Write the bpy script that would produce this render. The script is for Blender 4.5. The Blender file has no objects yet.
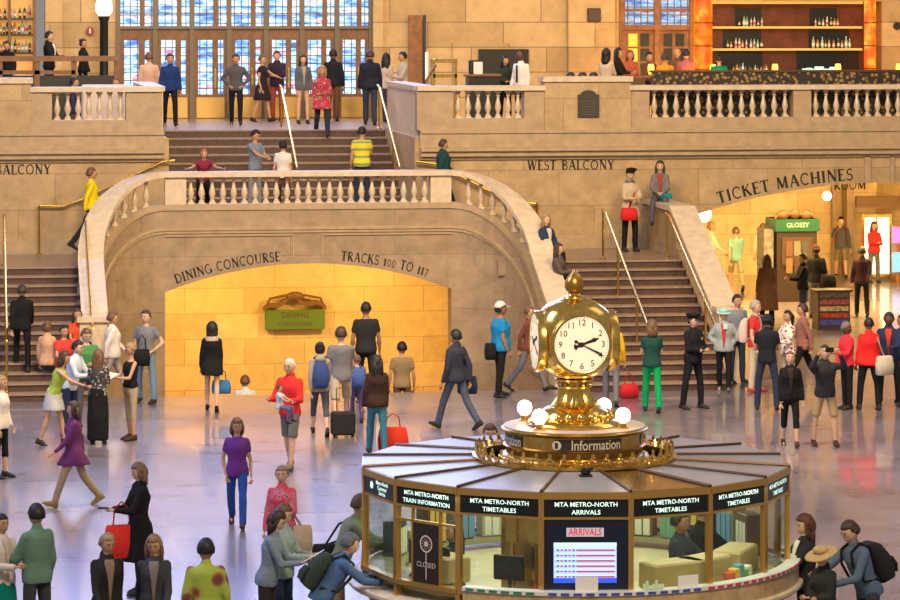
import bpy, bmesh, math, random
from mathutils import Vector as V, Matrix, noise
random.seed(7)
C = bpy.context.scene.collection
PI = math.pi
def rad(d): return d*PI/180
# ---------------------------------------------------------------- camera: origin of the world is the floor under the camera
FPX = 3220.0; YAW = rad(8.5); CAMH = 7.0; HOR = 15.0
cY, sY = math.cos(YAW), math.sin(YAW)
cd = bpy.data.cameras.new('camera'); cam = bpy.data.objects.new('camera', cd); C.objects.link(cam)
cam.location = (0, 0, CAMH); cam.rotation_euler = (PI/2, 0, -YAW)
cd.sensor_width = 36; cd.lens = FPX/900*36; cd.shift_y = (HOR-300)/900; cd.clip_end = 500
bpy.context.scene.camera = cam
def ray(px, py):
    a = (px-450)/FPX; b = (py-HOR)/FPX
    return (cY*a+sY, -sY*a+cY, -b)
def onY(px, py, y):
    d = ray(px, py); t = y/d[1]; return V((d[0]*t, y, CAMH+d[2]*t))
def onZ(px, py, z=0):
    d = ray(px, py); t = (z-CAMH)/d[2]; return V((d[0]*t, d[1]*t, z))
def xAt(px, y):
    d = ray(px, HOR); return d[0]*y/d[1]
# ---------------------------------------------------------------- materials
MATS = {}
def nodes(name):
    m = bpy.data.materials.new(name); m.use_nodes = True
    nt = m.node_tree; b = nt.nodes['Principled BSDF']
    return m, nt, b
def mat(name, col, rough=.5, metal=0, emit=None, es=0, spec=.5, noise_s=0, noise_a=.12, bump=0, alpha=1, coat=0):
    if name in MATS: return MATS[name]
    m, nt, b = nodes(name); L = nt.links
    c = (col[0], col[1], col[2], 1)
    b.inputs['Base Color'].default_value = c; b.inputs['Roughness'].default_value = rough
    b.inputs['Metallic'].default_value = metal; b.inputs['Specular IOR Level'].default_value = spec
    b.inputs['Coat Weight'].default_value = coat
    if emit: b.inputs['Emission Color'].default_value = (*emit, 1); b.inputs['Emission Strength'].default_value = es
    if noise_s:
        tc = nt.nodes.new('ShaderNodeTexCoord'); n = nt.nodes.new('ShaderNodeTexNoise')
        n.inputs['Scale'].default_value = noise_s; n.inputs['Detail'].default_value = 4
        L.new(tc.outputs['Object'], n.inputs['Vector'])
        r = nt.nodes.new('ShaderNodeMapRange'); r.inputs[1].default_value=.3; r.inputs[2].default_value=.7
        r.inputs[3].default_value = 1-noise_a; r.inputs[4].default_value = 1+noise_a
        L.new(n.outputs['Fac'], r.inputs[0])
        mx = nt.nodes.new('ShaderNodeVectorMath'); mx.operation = 'SCALE'; mx.inputs[0].default_value = col[:3]
        L.new(r.outputs[0], mx.inputs['Scale']); L.new(mx.outputs[0], b.inputs['Base Color'])
        if bump:
            bp = nt.nodes.new('ShaderNodeBump'); bp.inputs['Strength'].default_value = bump; bp.inputs['Distance'].default_value=.01
            L.new(n.outputs['Fac'], bp.inputs['Height']); L.new(bp.outputs[0], b.inputs['Normal'])
    MATS[name] = m; return m
def ramp(nt, stops):
    r = nt.nodes.new('ShaderNodeValToRGB'); el = r.color_ramp.elements
    while len(el) < len(stops): el.new(.5)
    for e, (p, c) in zip(el, stops): e.position = p; e.color = (*c, 1)
    return r
def stone(name, c1, c2, bw=1.3, bh=.62, mortar=.006, plane='xz', mcol=None, rough=.55, vein=.22):
    m, nt, b = nodes(name); L = nt.links
    tc = nt.nodes.new('ShaderNodeTexCoord'); sp = nt.nodes.new('ShaderNodeSeparateXYZ'); L.new(tc.outputs['Object'], sp.inputs[0])
    cb = nt.nodes.new('ShaderNodeCombineXYZ')
    ad = nt.nodes.new('ShaderNodeMath'); ad.operation='ADD'; L.new(sp.outputs[0], ad.inputs[0]); L.new(sp.outputs[1], ad.inputs[1])
    if plane == 'xz': L.new(ad.outputs[0], cb.inputs[0]); L.new(sp.outputs[2], cb.inputs[1])
    else: L.new(sp.outputs[0], cb.inputs[0]); L.new(sp.outputs[1], cb.inputs[1])
    br = nt.nodes.new('ShaderNodeTexBrick'); br.inputs['Scale'].default_value = 1
    br.inputs['Brick Width'].default_value = bw; br.inputs['Row Height'].default_value = bh
    br.inputs['Mortar Size'].default_value = mortar; br.inputs['Bias'].default_value = 0
    mc = mcol or tuple(x*.55 for x in c1)
    br.inputs['Color1'].default_value = (*c1, 1); br.inputs['Color2'].default_value = (*c2, 1); br.inputs['Mortar'].default_value = (*mc, 1)
    L.new(cb.outputs[0], br.inputs['Vector'])
    n = nt.nodes.new('ShaderNodeTexNoise'); n.inputs['Scale'].default_value = 3.2; n.inputs['Detail'].default_value = 9; n.inputs['Roughness'].default_value=.7
    L.new(tc.outputs['Object'], n.inputs['Vector'])
    r = nt.nodes.new('ShaderNodeMapRange'); r.inputs[1].default_value=.3; r.inputs[2].default_value=.7
    r.inputs[3].default_value = 1-vein; r.inputs[4].default_value = 1+vein; L.new(n.outputs['Fac'], r.inputs[0])
    mx = nt.nodes.new('ShaderNodeVectorMath'); mx.operation='SCALE'; L.new(br.outputs['Color'], mx.inputs[0]); L.new(r.outputs[0], mx.inputs['Scale'])
    L.new(mx.outputs[0], b.inputs['Base Color']); b.inputs['Roughness'].default_value = rough
    MATS[name] = m; return m
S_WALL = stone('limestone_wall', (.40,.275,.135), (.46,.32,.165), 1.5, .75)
S_ARCH = stone('limestone_arch', (.315,.225,.135), (.36,.26,.16), 2.1, 1.1, .004, vein=.25)
S_BACK = stone('limestone_back', (.42,.28,.12), (.62,.44,.22), 1.9, .62, .012, vein=.15)
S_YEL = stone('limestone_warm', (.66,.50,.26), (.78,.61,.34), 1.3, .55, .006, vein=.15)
S_TRIM = mat('limestone_trim', (.41,.295,.17), .5, noise_s=5, noise_a=.13)
S_COPE = mat('marble_coping', (.62,.50,.35), .33, noise_s=6, noise_a=.12)
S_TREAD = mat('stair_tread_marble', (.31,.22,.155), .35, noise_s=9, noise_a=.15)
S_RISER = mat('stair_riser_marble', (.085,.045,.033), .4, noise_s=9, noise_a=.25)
def floor_mat():
    m, nt, b = nodes('blue_lit_marble_floor'); L = nt.links
    tc = nt.nodes.new('ShaderNodeTexCoord')
    br = nt.nodes.new('ShaderNodeTexBrick'); br.offset = 0; br.inputs['Scale'].default_value=1
    br.inputs['Brick Width'].default_value=.9; br.inputs['Row Height'].default_value=.9; br.inputs['Mortar Size'].default_value=.006
    br.inputs['Color1'].default_value=(.17,.155,.185,1); br.inputs['Color2'].default_value=(.23,.205,.24,1); br.inputs['Mortar'].default_value=(.3,.24,.24,1)  # cool tint puts the blue window light into the pinkish marble's colour
    L.new(tc.outputs['Object'], br.inputs['Vector'])
    n = nt.nodes.new('ShaderNodeTexNoise'); n.inputs['Scale'].default_value=1.1; n.inputs['Detail'].default_value=8
    mp = nt.nodes.new('ShaderNodeMapping'); mp.inputs['Scale'].default_value=(.6,1.6,1); L.new(tc.outputs['Object'], mp.inputs[0]); L.new(mp.outputs[0], n.inputs['Vector'])
    r = nt.nodes.new('ShaderNodeMapRange'); r.inputs[1].default_value=.3; r.inputs[2].default_value=.7; r.inputs[3].default_value=.82; r.inputs[4].default_value=1.15
    L.new(n.outputs['Fac'], r.inputs[0])
    mx = nt.nodes.new('ShaderNodeVectorMath'); mx.operation='SCALE'; L.new(br.outputs['Color'], mx.inputs[0]); L.new(r.outputs[0], mx.inputs['Scale'])
    L.new(mx.outputs[0], b.inputs['Base Color'])
    rr = nt.nodes.new('ShaderNodeMapRange'); rr.inputs[1].default_value=.3; rr.inputs[2].default_value=.7; rr.inputs[3].default_value=.26; rr.inputs[4].default_value=.36
    L.new(n.outputs['Fac'], rr.inputs[0]); L.new(rr.outputs[0], b.inputs['Roughness'])
    b.inputs['Specular IOR Level'].default_value=.9; b.inputs['Coat Weight'].default_value=.7; b.inputs['Coat Roughness'].default_value=.07
    bp = nt.nodes.new('ShaderNodeBump'); bp.inputs['Strength'].default_value=.03; bp.inputs['Distance'].default_value=.02
    n2 = nt.nodes.new('ShaderNodeTexNoise'); n2.inputs['Scale'].default_value=2.5; L.new(tc.outputs['Object'], n2.inputs['Vector'])
    L.new(n2.outputs['Fac'], bp.inputs['Height']); L.new(bp.outputs[0], b.inputs['Normal'])
    return m
S_FLOOR = floor_mat()
BRASS = mat('polished_brass', (.83,.55,.13), .2, 1, noise_s=14, noise_a=.14)
BRASS2 = mat('satin_brass', (.66,.42,.11), .32, 1, noise_s=10, noise_a=.2)
BRONZE = mat('dark_bronze', (.16,.09,.045), .4, .8)
WOOD = mat('oak_wood', (.24,.10,.035), .4, noise_s=6, noise_a=.3)
WOOD2 = mat('door_wood', (.19,.085,.032), .4, noise_s=5, noise_a=.25)
DARK = mat('dark_panel', (.012,.014,.013), .35)
BLACK = mat('black_lettering', (.02,.013,.01), .6)
WHITE = mat('white_paper', (.8,.8,.8), .6)
LWHITE = mat('lit_white_lettering', (.75,.9,.85), .5, emit=(.6,.95,.8), es=.95)
GLASSM = None
def glass_mat(name, tint=(1,1,1), refl=.12):
    m, nt, b = nodes(name); L = nt.links; nt.nodes.remove(b)
    t = nt.nodes.new('ShaderNodeBsdfTransparent'); t.inputs[0].default_value=(*tint,1)
    g = nt.nodes.new('ShaderNodeBsdfGlossy'); g.inputs['Roughness'].default_value=.03
    lw=nt.nodes.new('ShaderNodeLayerWeight'); f=nt.nodes.new('ShaderNodeMapRange'); f.inputs[3].default_value=.04; f.inputs[4].default_value=.5; pw=nt.nodes.new('ShaderNodeMath'); pw.operation='POWER'; pw.inputs[1].default_value=4; L.new(lw.outputs['Facing'],pw.inputs[0]); L.new(pw.outputs[0],f.inputs[0])
    x = nt.nodes.new('ShaderNodeMixShader'); L.new(f.outputs[0], x.inputs[0]); L.new(t.outputs[0], x.inputs[1]); L.new(g.outputs[0], x.inputs[2])
    L.new(x.outputs[0], nt.nodes['Material Output'].inputs[0]); return m
GLASS = glass_mat('window_glass', (.93,.97,.9))
# ---------------------------------------------------------------- mesh builder
class MB:
    def __init__(s, M=None): s.v=[]; s.f=[]; s.mi=[]; s.M=M; s.m=0; s.ch=[]
    def add(s, vs, fs, m=None):
        o=len(s.v); s.ch.append((o,len(s.f)))
        s.v += [(s.M@V(v)) if s.M else V(v) for v in vs]
        s.f += [tuple(i+o for i in f) for f in fs]; s.mi += [s.m if m is None else m]*len(fs)
    def box(s, a, b, m=None):
        x0,y0,z0=a; x1,y1,z1=b
        s.add([(x0,y0,z0),(x1,y0,z0),(x1,y1,z0),(x0,y1,z0),(x0,y0,z1),(x1,y0,z1),(x1,y1,z1),(x0,y1,z1)],
              [(0,3,2,1),(4,5,6,7),(0,1,5,4),(1,2,6,5),(2,3,7,6),(3,0,4,7)], m)
    def bbox(s, a, b, r=.01, m=None):      # bevelled box
        x0,y0,z0=a; x1,y1,z1=b; r=min(r,(x1-x0)*.45,(y1-y0)*.45,(z1-z0)*.45)
        rg=[]
        for z,i in ((z0,r),(z0+r,0),(z1-r,0),(z1,r)):
            rg.append([(x0+i+r*0,y0+i+r,z),(x0+i+r,y0+i,z),(x1-i-r,y0+i,z),(x1-i,y0+i+r,z),(x1-i,y1-i-r,z),(x1-i-r,y1-i,z),(x0+i+r,y1-i,z),(x0+i,y1-i-r,z)])
        s.rings(rg, m)
    def rings(s, rg, m=None, cap=True, closed=True):
        n=len(rg[0]); vs=[p for r in rg for p in r]; fs=[]
        for i in range(len(rg)-1):
            for j in range(n if closed else n-1):
                k=(j+1)%n; fs.append((i*n+j,i*n+k,(i+1)*n+k,(i+1)*n+j))
        if cap and closed: fs.append(tuple(range(n-1,-1,-1))); fs.append(tuple((len(rg)-1)*n+j for j in range(n)))
        s.add(vs, fs, m)
    def lathe(s, prof, c=(0,0,0), n=24, m=None, a0=0, a1=2*PI):
        full=abs(a1-a0-2*PI)<1e-6; k=n if full else n+1
        rg=[[(c[0]+r*math.cos(a0+(a1-a0)*j/n), c[1]+r*math.sin(a0+(a1-a0)*j/n), c[2]+z) for j in range(k)] for r,z in prof]
        s.rings(rg, m, cap=full, closed=full)
    def tube(s, pts, r, n=8, m=None, ends=None):
        pts=[V(p) for p in pts]; rg=[]; up=None
        for i,p in enumerate(pts):
            t=(pts[min(i+1,len(pts)-1)]-pts[max(i-1,0)]).normalized()
            a=t.cross(V((0,0,1)) if abs(t.z)<.95 else V((0,1,0))).normalized()
            if up and a.dot(up)<0: a=-a
            up=a; b=t.cross(a).normalized(); rr=r[i] if isinstance(r,(list,tuple)) else r
            rg.append([p+a*rr*math.cos(2*PI*j/n)+b*rr*math.sin(2*PI*j/n) for j in range(n)])
        s.rings(rg, m)
    def capsule(s, p0, p1, r0, r1, n=10, m=None, flat0=False, flat1=False, sq=1.0, axis=None, mid=None):
        p0=V(p0); p1=V(p1); t=(p1-p0); L=t.length
        if L<1e-6: t=V((0,0,1))
        t=t.normalized()
        a=V(axis) if axis is not None else V((1,0,0))
        a=(a-t*a.dot(t)); a=a.normalized() if a.length>1e-3 else t.orthogonal().normalized()
        b=t.cross(a); st=[]
        if not flat0: st += [(-r0*math.cos(q), r0*math.sin(q)) for q in (.25,.75,1.2)]
        st += [(0,r0)]
        if mid: st += [(L*mid[0], mid[1])]
        st += [(L,r1)]
        if not flat1: st += [(L+r1*math.cos(q), r1*math.sin(q)) for q in (1.2,.75,.25)]
        s.rings([[p0+t*d+a*rr*math.cos(2*PI*j/n)+b*rr*sq*math.sin(2*PI*j/n) for j in range(n)] for d,rr in st], m)
    def loft(s, secs, n=18, m=None, p=2.3):   # secs: (centre, side vec*rx, fwd vec*ry)
        rg=[]
        for c,a,b in secs:
            q=[]
            for j in range(n):
                t=2*PI*j/n; cx,sx=math.cos(t),math.sin(t)
                q.append(V(c)+V(a)*(abs(cx)**(2/p)*(1 if cx>=0 else -1))+V(b)*(abs(sx)**(2/p)*(1 if sx>=0 else -1)))
            rg.append(q)
        s.rings(rg, m)
    def ell(s, c, r, n=12, k=8, m=None):
        rg=[[(c[0]+r[0]*math.sin(PI*i/k)*math.cos(2*PI*j/n), c[1]+r[1]*math.sin(PI*i/k)*math.sin(2*PI*j/n), c[2]-r[2]*math.cos(PI*i/k)) for j in range(n)] for i in range(1,k)]
        s.rings(rg, m)
    def prism(s, poly, y0, y1, m=None):   # polygon in xz, extruded in y
        n=len(poly)
        s.add([(x,y0,z) for x,z in poly]+[(x,y1,z) for x,z in poly],
              [tuple(range(n)), tuple(range(2*n-1,n-1,-1))]+[(i,i+n,(i+1)%n+n,(i+1)%n) for i in range(n)], m)
    def build(s, name, mats, parent=None, smooth=False, fix=True, loc=None):
        me=bpy.data.meshes.new(name)
        o0=V(loc) if loc is not None else V((0,0,0))
        me.from_pydata([tuple(v-o0) for v in s.v], [], s.f); me.validate()
        if not isinstance(mats,(list,tuple)): mats=[mats]
        for q in mats: me.materials.append(q)
        for p,i in zip(me.polygons, s.mi): p.material_index=i
        if fix:
            bm=bmesh.new(); bm.from_mesh(me); bmesh.ops.recalc_face_normals(bm, faces=bm.faces); bm.to_mesh(me); bm.free()
        if smooth:
            for p in me.polygons: p.use_smooth=True
            if smooth!='all': me.set_sharp_from_angle(angle=rad(smooth if smooth is not True else 40))
        o=bpy.data.objects.new(name, me); C.objects.link(o); o.location=o0
        if parent:
            o.parent=parent; o.location=o0-parent.location if parent.parent is None else o0
        return o
def tag(o, label=None, cat=None, group=None, kind=None):
    if label: o['label']=label
    if cat: o['category']=cat
    if group: o['group']=group
    if kind: o['kind']=kind
    return o
def empty(name, loc, label, cat, group=None, kind=None):
    o=bpy.data.objects.new(name, None); C.objects.link(o); o.location=loc; o.empty_display_size=.1
    return tag(o,label,cat,group,kind)
def struct(name, mb, m, label, cat, smooth=False):
    return tag(mb.build(name, m, None, smooth), label, cat, None, 'structure')
SPLIT={'tape_mark','dark_niche','pedestal','frame_rail','mullion','post','leg','leaf_boss','rack_leg'}
def child(o, name, mb, mats, smooth=False, loc=None):
    """part under o; geometry given in world coordinates (parents are never rotated)"""
    if name in SPLIT and len(mb.ch)>1:
        ends=mb.ch[1:]+[(len(mb.v),len(mb.f))]; c=None
        for (v0,f0),(v1,f1) in zip(mb.ch,ends):
            q=MB(); q.v=mb.v[v0:v1]; q.f=[tuple(i-v0 for i in f) for f in mb.f[f0:f1]]; q.mi=mb.mi[f0:f1]
            c=child(o,name,q,mats,smooth)
        return c
    c=mb.build(name, mats, None, smooth)
    c.parent=o
    off=V((0,0,0)); p=o
    while p: off+=p.location; p=p.parent
    c.location=-off
    return c
# ---------------------------------------------------------------- text
_tc={}
def sans(txt, size, bold=0.0):
    k=(txt,bold)
    if k not in _tc:
        cu=bpy.data.curves.new('t','FONT'); cu.body=txt; cu.align_x='CENTER'; cu.align_y='CENTER'; cu.resolution_u=2; cu.offset=bold
        cu.space_line=.85
        ob=bpy.data.objects.new('t',cu); C.objects.link(ob)
        me=bpy.data.meshes.new_from_object(ob.evaluated_get(bpy.context.evaluated_depsgraph_get()))
        _tc[k]=([tuple(v.co) for v in me.vertices],[tuple(p.vertices) for p in me.polygons])
        bpy.data.objects.remove(ob); bpy.data.curves.remove(cu); bpy.data.meshes.remove(me)
    v,f=_tc[k]; return [(x*size,y*size) for x,y,z in v],f
def put_flat(mb, v2, fs, org, right, up, m=None):
    org,right,up=V(org),V(right),V(up)
    M=mb.M; mb.M=None
    if M: org=M@org; right=M.to_3x3()@right; up=M.to_3x3()@up
    mb.add([org+right*x+up*y for x,y in v2], fs, m); mb.M=M
def arc(cx,cy,rx,ry,a0,a1,n=9): return [(cx+rx*math.cos(rad(a0+(a1-a0)*i/n)), cy+ry*math.sin(rad(a0+(a1-a0)*i/n))) for i in range(n+1)]
K,N_=.20,.095
GL={
'A':(.8,[([(.08,0),(.38,1)],N_),([(.4,1),(.7,0)],K),([(.2,.35),(.58,.35)],N_),([(0,.02),(.2,.02)],.05),([(.56,.02),(.82,.02)],.05)]),
'B':(.62,[([(.12,0),(.12,1)],K),(arc(.2,.76,.3,.24,90,-90),.1),(arc(.2,.27,.36,.27,90,-90),.11),([(0,.97),(.25,.97)],.06),([(0,.03),(.25,.03)],.06)]),
'C':(.74,[(arc(.4,.5,.34,.47,50,310,14),.12),([(.64,.72),(.64,.95)],.05)]),
'D':(.78,[([(.12,0),(.12,1)],K),(arc(.2,.5,.48,.47,90,-90,12),.12),([(0,.97),(.25,.97)],.06),([(0,.03),(.25,.03)],.06)]),
'E':(.6,[([(.12,0),(.12,1)],K),([(0,.97),(.52,.97)],N_),([(.12,.52),(.42,.52)],N_),([(0,.03),(.54,.03)],N_),([(.52,.82),(.52,1)],.05),([(.54,0),(.54,.2)],.05)]),
'G':(.8,[(arc(.4,.5,.34,.47,50,330,14),.12),([(.68,.05),(.68,.42)],K),([(.55,.42),(.8,.42)],.05)]),
'H':(.82,[([(.13,0),(.13,1)],K),([(.65,0),(.65,1)],K),([(.13,.5),(.65,.5)],N_),([(0,.97),(.27,.97)],.05),([(0,.03),(.27,.03)],.05),([(.51,.97),(.79,.97)],.05),([(.51,.03),(.79,.03)],.05)]),
'I':(.34,[([(.15,0),(.15,1)],K),([(0,.97),(.3,.97)],.05),([(0,.03),(.3,.03)],.05)]),
'K':(.76,[([(.12,0),(.12,1)],K),([(.15,.45),(.58,1)],N_),([(.28,.6),(.66,0)],K),([(0,.97),(.26,.97)],.05),([(0,.03),(.26,.03)],.05),([(.54,.02),(.76,.02)],.05),([(.46,.98),(.68,.98)],.05)]),
'L':(.58,[([(.12,0),(.12,1)],K),([(0,.97),(.26,.97)],.05),([(0,.03),(.54,.03)],N_),([(.53,0),(.53,.22)],.05)]),
'M':(.96,[([(.1,0),(.14,1)],N_),([(.16,1),(.45,.08)],K),([(.45,.05),(.76,1)],N_),([(.79,0),(.77,1)],K),([(0,.02),(.2,.02)],.05),([(.66,.02),(.92,.02)],.05)]),
'N':(.8,[([(.12,0),(.12,1)],N_),([(.12,1),(.66,.05)],K),([(.66,0),(.66,1)],N_),([(0,.02),(.24,.02)],.05),([(.54,.98),(.78,.98)],.05),([(0,.98),(.16,.98)],.05)]),
'O':(.86,[(arc(.4,.5,.35,.47,0,360,18),.12)]),
'R':(.7,[([(.12,0),(.12,1)],K),(arc(.2,.74,.32,.24,90,-90),.1),([(.28,.48),(.62,0)],K),([(0,.97),(.26,.97)],.05),([(0,.03),(.26,.03)],.05),([(.55,.02),(.74,.02)],.05)]),
'S':(.54,[(arc(.25,.73,.19,.24,40,270,8)+arc(.25,.27,.21,.25,90,-140,9),.12),([(.42,.78),(.42,.97)],.05),([(.03,.03),(.03,.24)],.05)]),
'T':(.68,[([(.31,0),(.31,1)],K),([(0,.97),(.62,.97)],N_),([(.01,.8),(.01,1)],.05),([(.61,.8),(.61,1)],.05),([(.18,.03),(.44,.03)],.05)]),
'U':(.8,[([(.13,1),(.13,.35)],K),(arc(.38,.33,.25,.3,180,360,9),.08),([(.64,1),(.64,.33)],N_),([(0,.97),(.27,.97)],.05),([(.53,.97),(.77,.97)],.05)]),
'W':(1.05,[([(.1,1),(.3,0)],K),([(.3,0),(.5,.95)],N_),([(.5,1),(.72,0)],K),([(.72,0),(.95,1)],N_),([(0,.98),(.22,.98)],.05),([(.84,.98),(1.05,.98)],.05)]),
'X':(.7,[([(.08,1),(.6,0)],K),([(.06,0),(.6,1)],N_)]),
'Y':(.74,[([(.08,1),(.36,.45)],K),([(.34,.45),(.64,1)],N_),([(.36,0),(.36,.48)],K),([(0,.98),(.2,.98)],.05),([(.52,.98),(.74,.98)],.05),([(.22,.03),(.5,.03)],.05)]),
'1':(.36,[([(.18,0),(.18,.8)],K),([(.05,.66),(.18,.8)],N_),([(.03,.03),(.33,.03)],.05)]),
'0':(.5,[(arc(.23,.4,.18,.37,0,360,16),.09)]),
'7':(.46,[([(0,.74),(.42,.74)],.09),([(.4,.76),(.16,-.1)],.1)]),
' ':(.4,[])}
def serif(txt, size, track=.1):
    vs,fs=[],[]; x=0
    for ch in txt:
        w,st=GL[ch]
        for pts,wd in st:
            for (ax,ay),(bx,by) in zip(pts,pts[1:]):
                dx,dy=bx-ax,by-ay; l=math.hypot(dx,dy) or 1; nx,ny=-dy/l*wd/2,dx/l*wd/2
                ex,ey=(dx/l*.012,dy/l*.012) if len(pts)>2 else (0,0); o=len(vs)
                vs+=[(x+ax+nx-ex,ay+ny-ey),(x+ax-nx-ex,ay-ny-ey),(x+bx-nx+ex,by-ny+ey),(x+bx+nx+ex,by+ny+ey)]; fs.append((o,o+1,o+2,o+3))
        x+=w+track
    x-=track
    return [((a-x/2)*size,(b-.5)*size) for a,b in vs],fs,x*size
# ================================================================ THE HALL
AX=6.72                      # axis of the stair, x
W=64.0; YC=62.1; RX=1.38; HA=2.87; YE=60.2   # arch wall, start of the curve, radius, half width, end of the balustrade
ZP=2.95; ZD=4.45; ZL=2.1     # platform, balcony deck, side landings
WB=66.5                      # wall under the balcony
YF=58.7                      # foot of the side flights
BW=79.0                      # wall behind the balcony
# ---- floor
mb=MB(); y1=WB+.5
mb.add([(-14,14,0),(2.42,14,0),(2.42,59.2,0),(2.42,WB,0),(-14,WB,0), (10.92,14,0),(10.92,59.2,0),(36,14,0),(36,100,0),(10.92,100,0)],
       [(0,1,2,3,4),(1,5,6,2),(5,7,8,9,6)])
fl=struct('floor', mb, S_FLOOR, 'polished pinkish marble concourse floor','floor')
mb=MB(); mb.box((-5,71.7,ZD-.3),(30,BW,ZD)); mb.box((9.3,WB+.5,ZD-.3),(30,71.7,ZD)); mb.box((-5,WB+.5,ZD-.3),(4,71.7,ZD))
struct('floor_balcony', mb, S_TREAD, 'pale marble floor of the west balcony','floor')
mb=MB(); mb.box((-6,75,ZD),(2.9,BW,ZD+.45)); struct('floor_restaurant', mb, WOOD2, 'raised wooden floor of the restaurant at upper left','floor')
# ---- passage going down under the arch
mb=MB(); n=12
for i in range(n): mb.box((2.8,59.2+i*.33,-2.2),(10.5,59.2+(i+1)*.33+.0,-.16*(i+1)))
mb.box((1,59.2+n*.33,-2.3),(12,70,-.16*n-.02))
struct('floor_passage', mb, [S_TREAD], 'steps sinking below the arch towards the lower concourse','floor')
mb=MB(); mb.box((2.6,69.5,-2.3),(11.2,69.9,1.8)); mb.box((2.3,64.45,-2.3),(2.6,69.5,1.79)); mb.box((10.9,64.45,-2.3),(11.2,69.5,1.79)); mb.box((3.2,68.8,1.8),(10.15,69.9,2.6))
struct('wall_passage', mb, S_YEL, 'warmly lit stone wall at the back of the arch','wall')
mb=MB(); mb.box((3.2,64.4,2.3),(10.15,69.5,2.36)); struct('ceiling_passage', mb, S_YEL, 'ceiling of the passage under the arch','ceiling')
# ---- arch wall with curved wings: path in plan
def zc_at(y): return 1.6+.45*(y-60.5)
def path(side, dn=1):
    P=[]
    for i in range(6*dn+1):
        y=YE+(YC-YE)*i/(6*dn); P.append((-HA-RX, y, zc_at(y)))
    z0=zc_at(YC)
    for i in range(1,10*dn+1):
        t=i/(10*dn)*PI/2
        P.append((-HA-RX*math.cos(t), YC+(W-YC)*math.sin(t), z0+(3.88-z0)*math.sin(t)**1.0))
    return [(AX+side*(-1)*x if side>0 else AX+x, y, z) for x,y,z in P]
# arch profile
def arch_poly(x0,x1,ztop,zbot,cx,half,zs,zcr,n=24):
    R=(half*half+(zcr-zs)**2)/(2*(zcr-zs)); cz=zcr-R; a=math.asin(half/R)
    A=[(cx+R*math.sin(-a+2*a*i/n), cz+R*math.cos(-a+2*a*i/n)) for i in range(n+1)]
    return [(x0,zbot),(x0,ztop),(x1,ztop),(x1,zbot),(cx+half,zbot)]+A[::-1]+[(cx-half,zbot)], (R,cz)
poly,(AR,ACZ)=arch_poly(AX-HA,AX+HA,3.12,-2.2,AX,HA-.001,1.5,2.04)
mb=MB(); mb.prism(poly, W, W+.45)
def sweep(mb, P, off0, off1, zfun0, zfun1):
    rg=[]
    for i,(x,y,z) in enumerate(P):
        a=V(P[max(i-1,0)]); b=V(P[min(i+1,len(P)-1)]); t=(b-a); t.z=0; t.normalize(); nrm=V((t.y,-t.x,0))
        c=V((x,y,0))
        rg.append([c+nrm*off0+V((0,0,zfun0(z,y))), c+nrm*off1+V((0,0,zfun0(z,y))), c+nrm*off1+V((0,0,zfun1(z,y))), c+nrm*off0+V((0,0,zfun1(z,y)))])
    mb.rings(rg)
paths={-1:path(-1), 1:path(1)}
for sd,P in paths.items():
    s1=1 if sd<0 else -1
    sweep(mb, P, 0 if sd<0 else 0, -.42*s1, lambda z,y:-2.2 if y>59.5 else 0, lambda z,y:z-.76)
struct('wall_arch', mb, S_ARCH, 'curved limestone stair wall with wide low arch opening','wall')
# mouldings on the arch wall
mb=MB(); Pall=paths[-1]+paths[1][::-1]
def molded(z0,z1,out):
    for sd,P in paths.items():
        s1=1 if sd<0 else -1
        sweep(mb, P, out*s1, -.1*s1, lambda z,y:z+z0, lambda z,y:z+z1)
    mb.box((AX-HA,W-out,3.88+z0),(AX+HA,W+.1,3.88+z1))
molded(-1.16,-1.10,.05); molded(-1.22,-1.16,.025)
for a,b in ((AX-HA,AX-.3),(AX+.25,AX+HA)): mb.box((a,W-.03,2.60),(b,W,2.63))
mb.box((AX-.33,W-.02,2.15),(AX-.3,W,2.63)); mb.box((AX+.25,W-.02,2.15),(AX+.28,W,2.63))
struct('trim_1', mb, S_TRIM, 'thin moulding running below the stair balustrade','trim')
# ---- balusters
def baluster_mesh():
    mb=MB(); k=.52
    mb.box((-.062,-.062,0),(.062,.062,.035)); mb.box((-.062,-.062,k-.035),(.062,.062,k))
    mb.lathe([(.05,.035),(.055,.06),(.03,.08),(.036,.11),(.062,.17),(.068,.21),(.05,.28),(.03,.36),(.026,.40),(.045,.415),(.045,.43),(.028,.44),(.05,.475),(.05,.485)], n=12)
    o=mb.build('baluster', S_COPE, None, 50); me=o.data; bpy.data.objects.remove(o); return me
BAL=baluster_mesh()
def add_bal(par, x,y,z,h=.52):
    o=bpy.data.objects.new('baluster', BAL); C.objects.link(o); o.parent=par
    o.location=V((x,y,z))-par.location; o.scale=(1,1,h/.52); return o
root=empty('balustrade',(AX,W,ZP),'marble balustrade curving around the platform above the arch and down both flights','balustrade')
mb=MB()   # coping
for sd,P in paths.items():
    s1=1 if sd<0 else -1
    sweep(mb, P, .09*s1, -.40*s1, lambda z,y:z-.10, lambda z,y:z)
mb.box((AX-HA,W-.09,3.78),(AX+HA,W+.40,3.88))
child(root,'coping',mb,S_COPE)
mb=MB()
for sd,P in paths.items():
    s1=1 if sd<0 else -1
    sweep(mb, P, .03*s1, -.34*s1, lambda z,y:z-.76, lambda z,y:z-.64)
mb.box((AX-HA,W-.03,3.12),(AX+HA,W+.34,3.24))
child(root,'plinth',mb,S_TRIM)
mb=MB()
for a,b in ((AX-HA,AX-HA+.42),(AX+HA-.42,AX+HA)): mb.box((a,W-.02,3.24),(b,W+.3,3.78))
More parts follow.
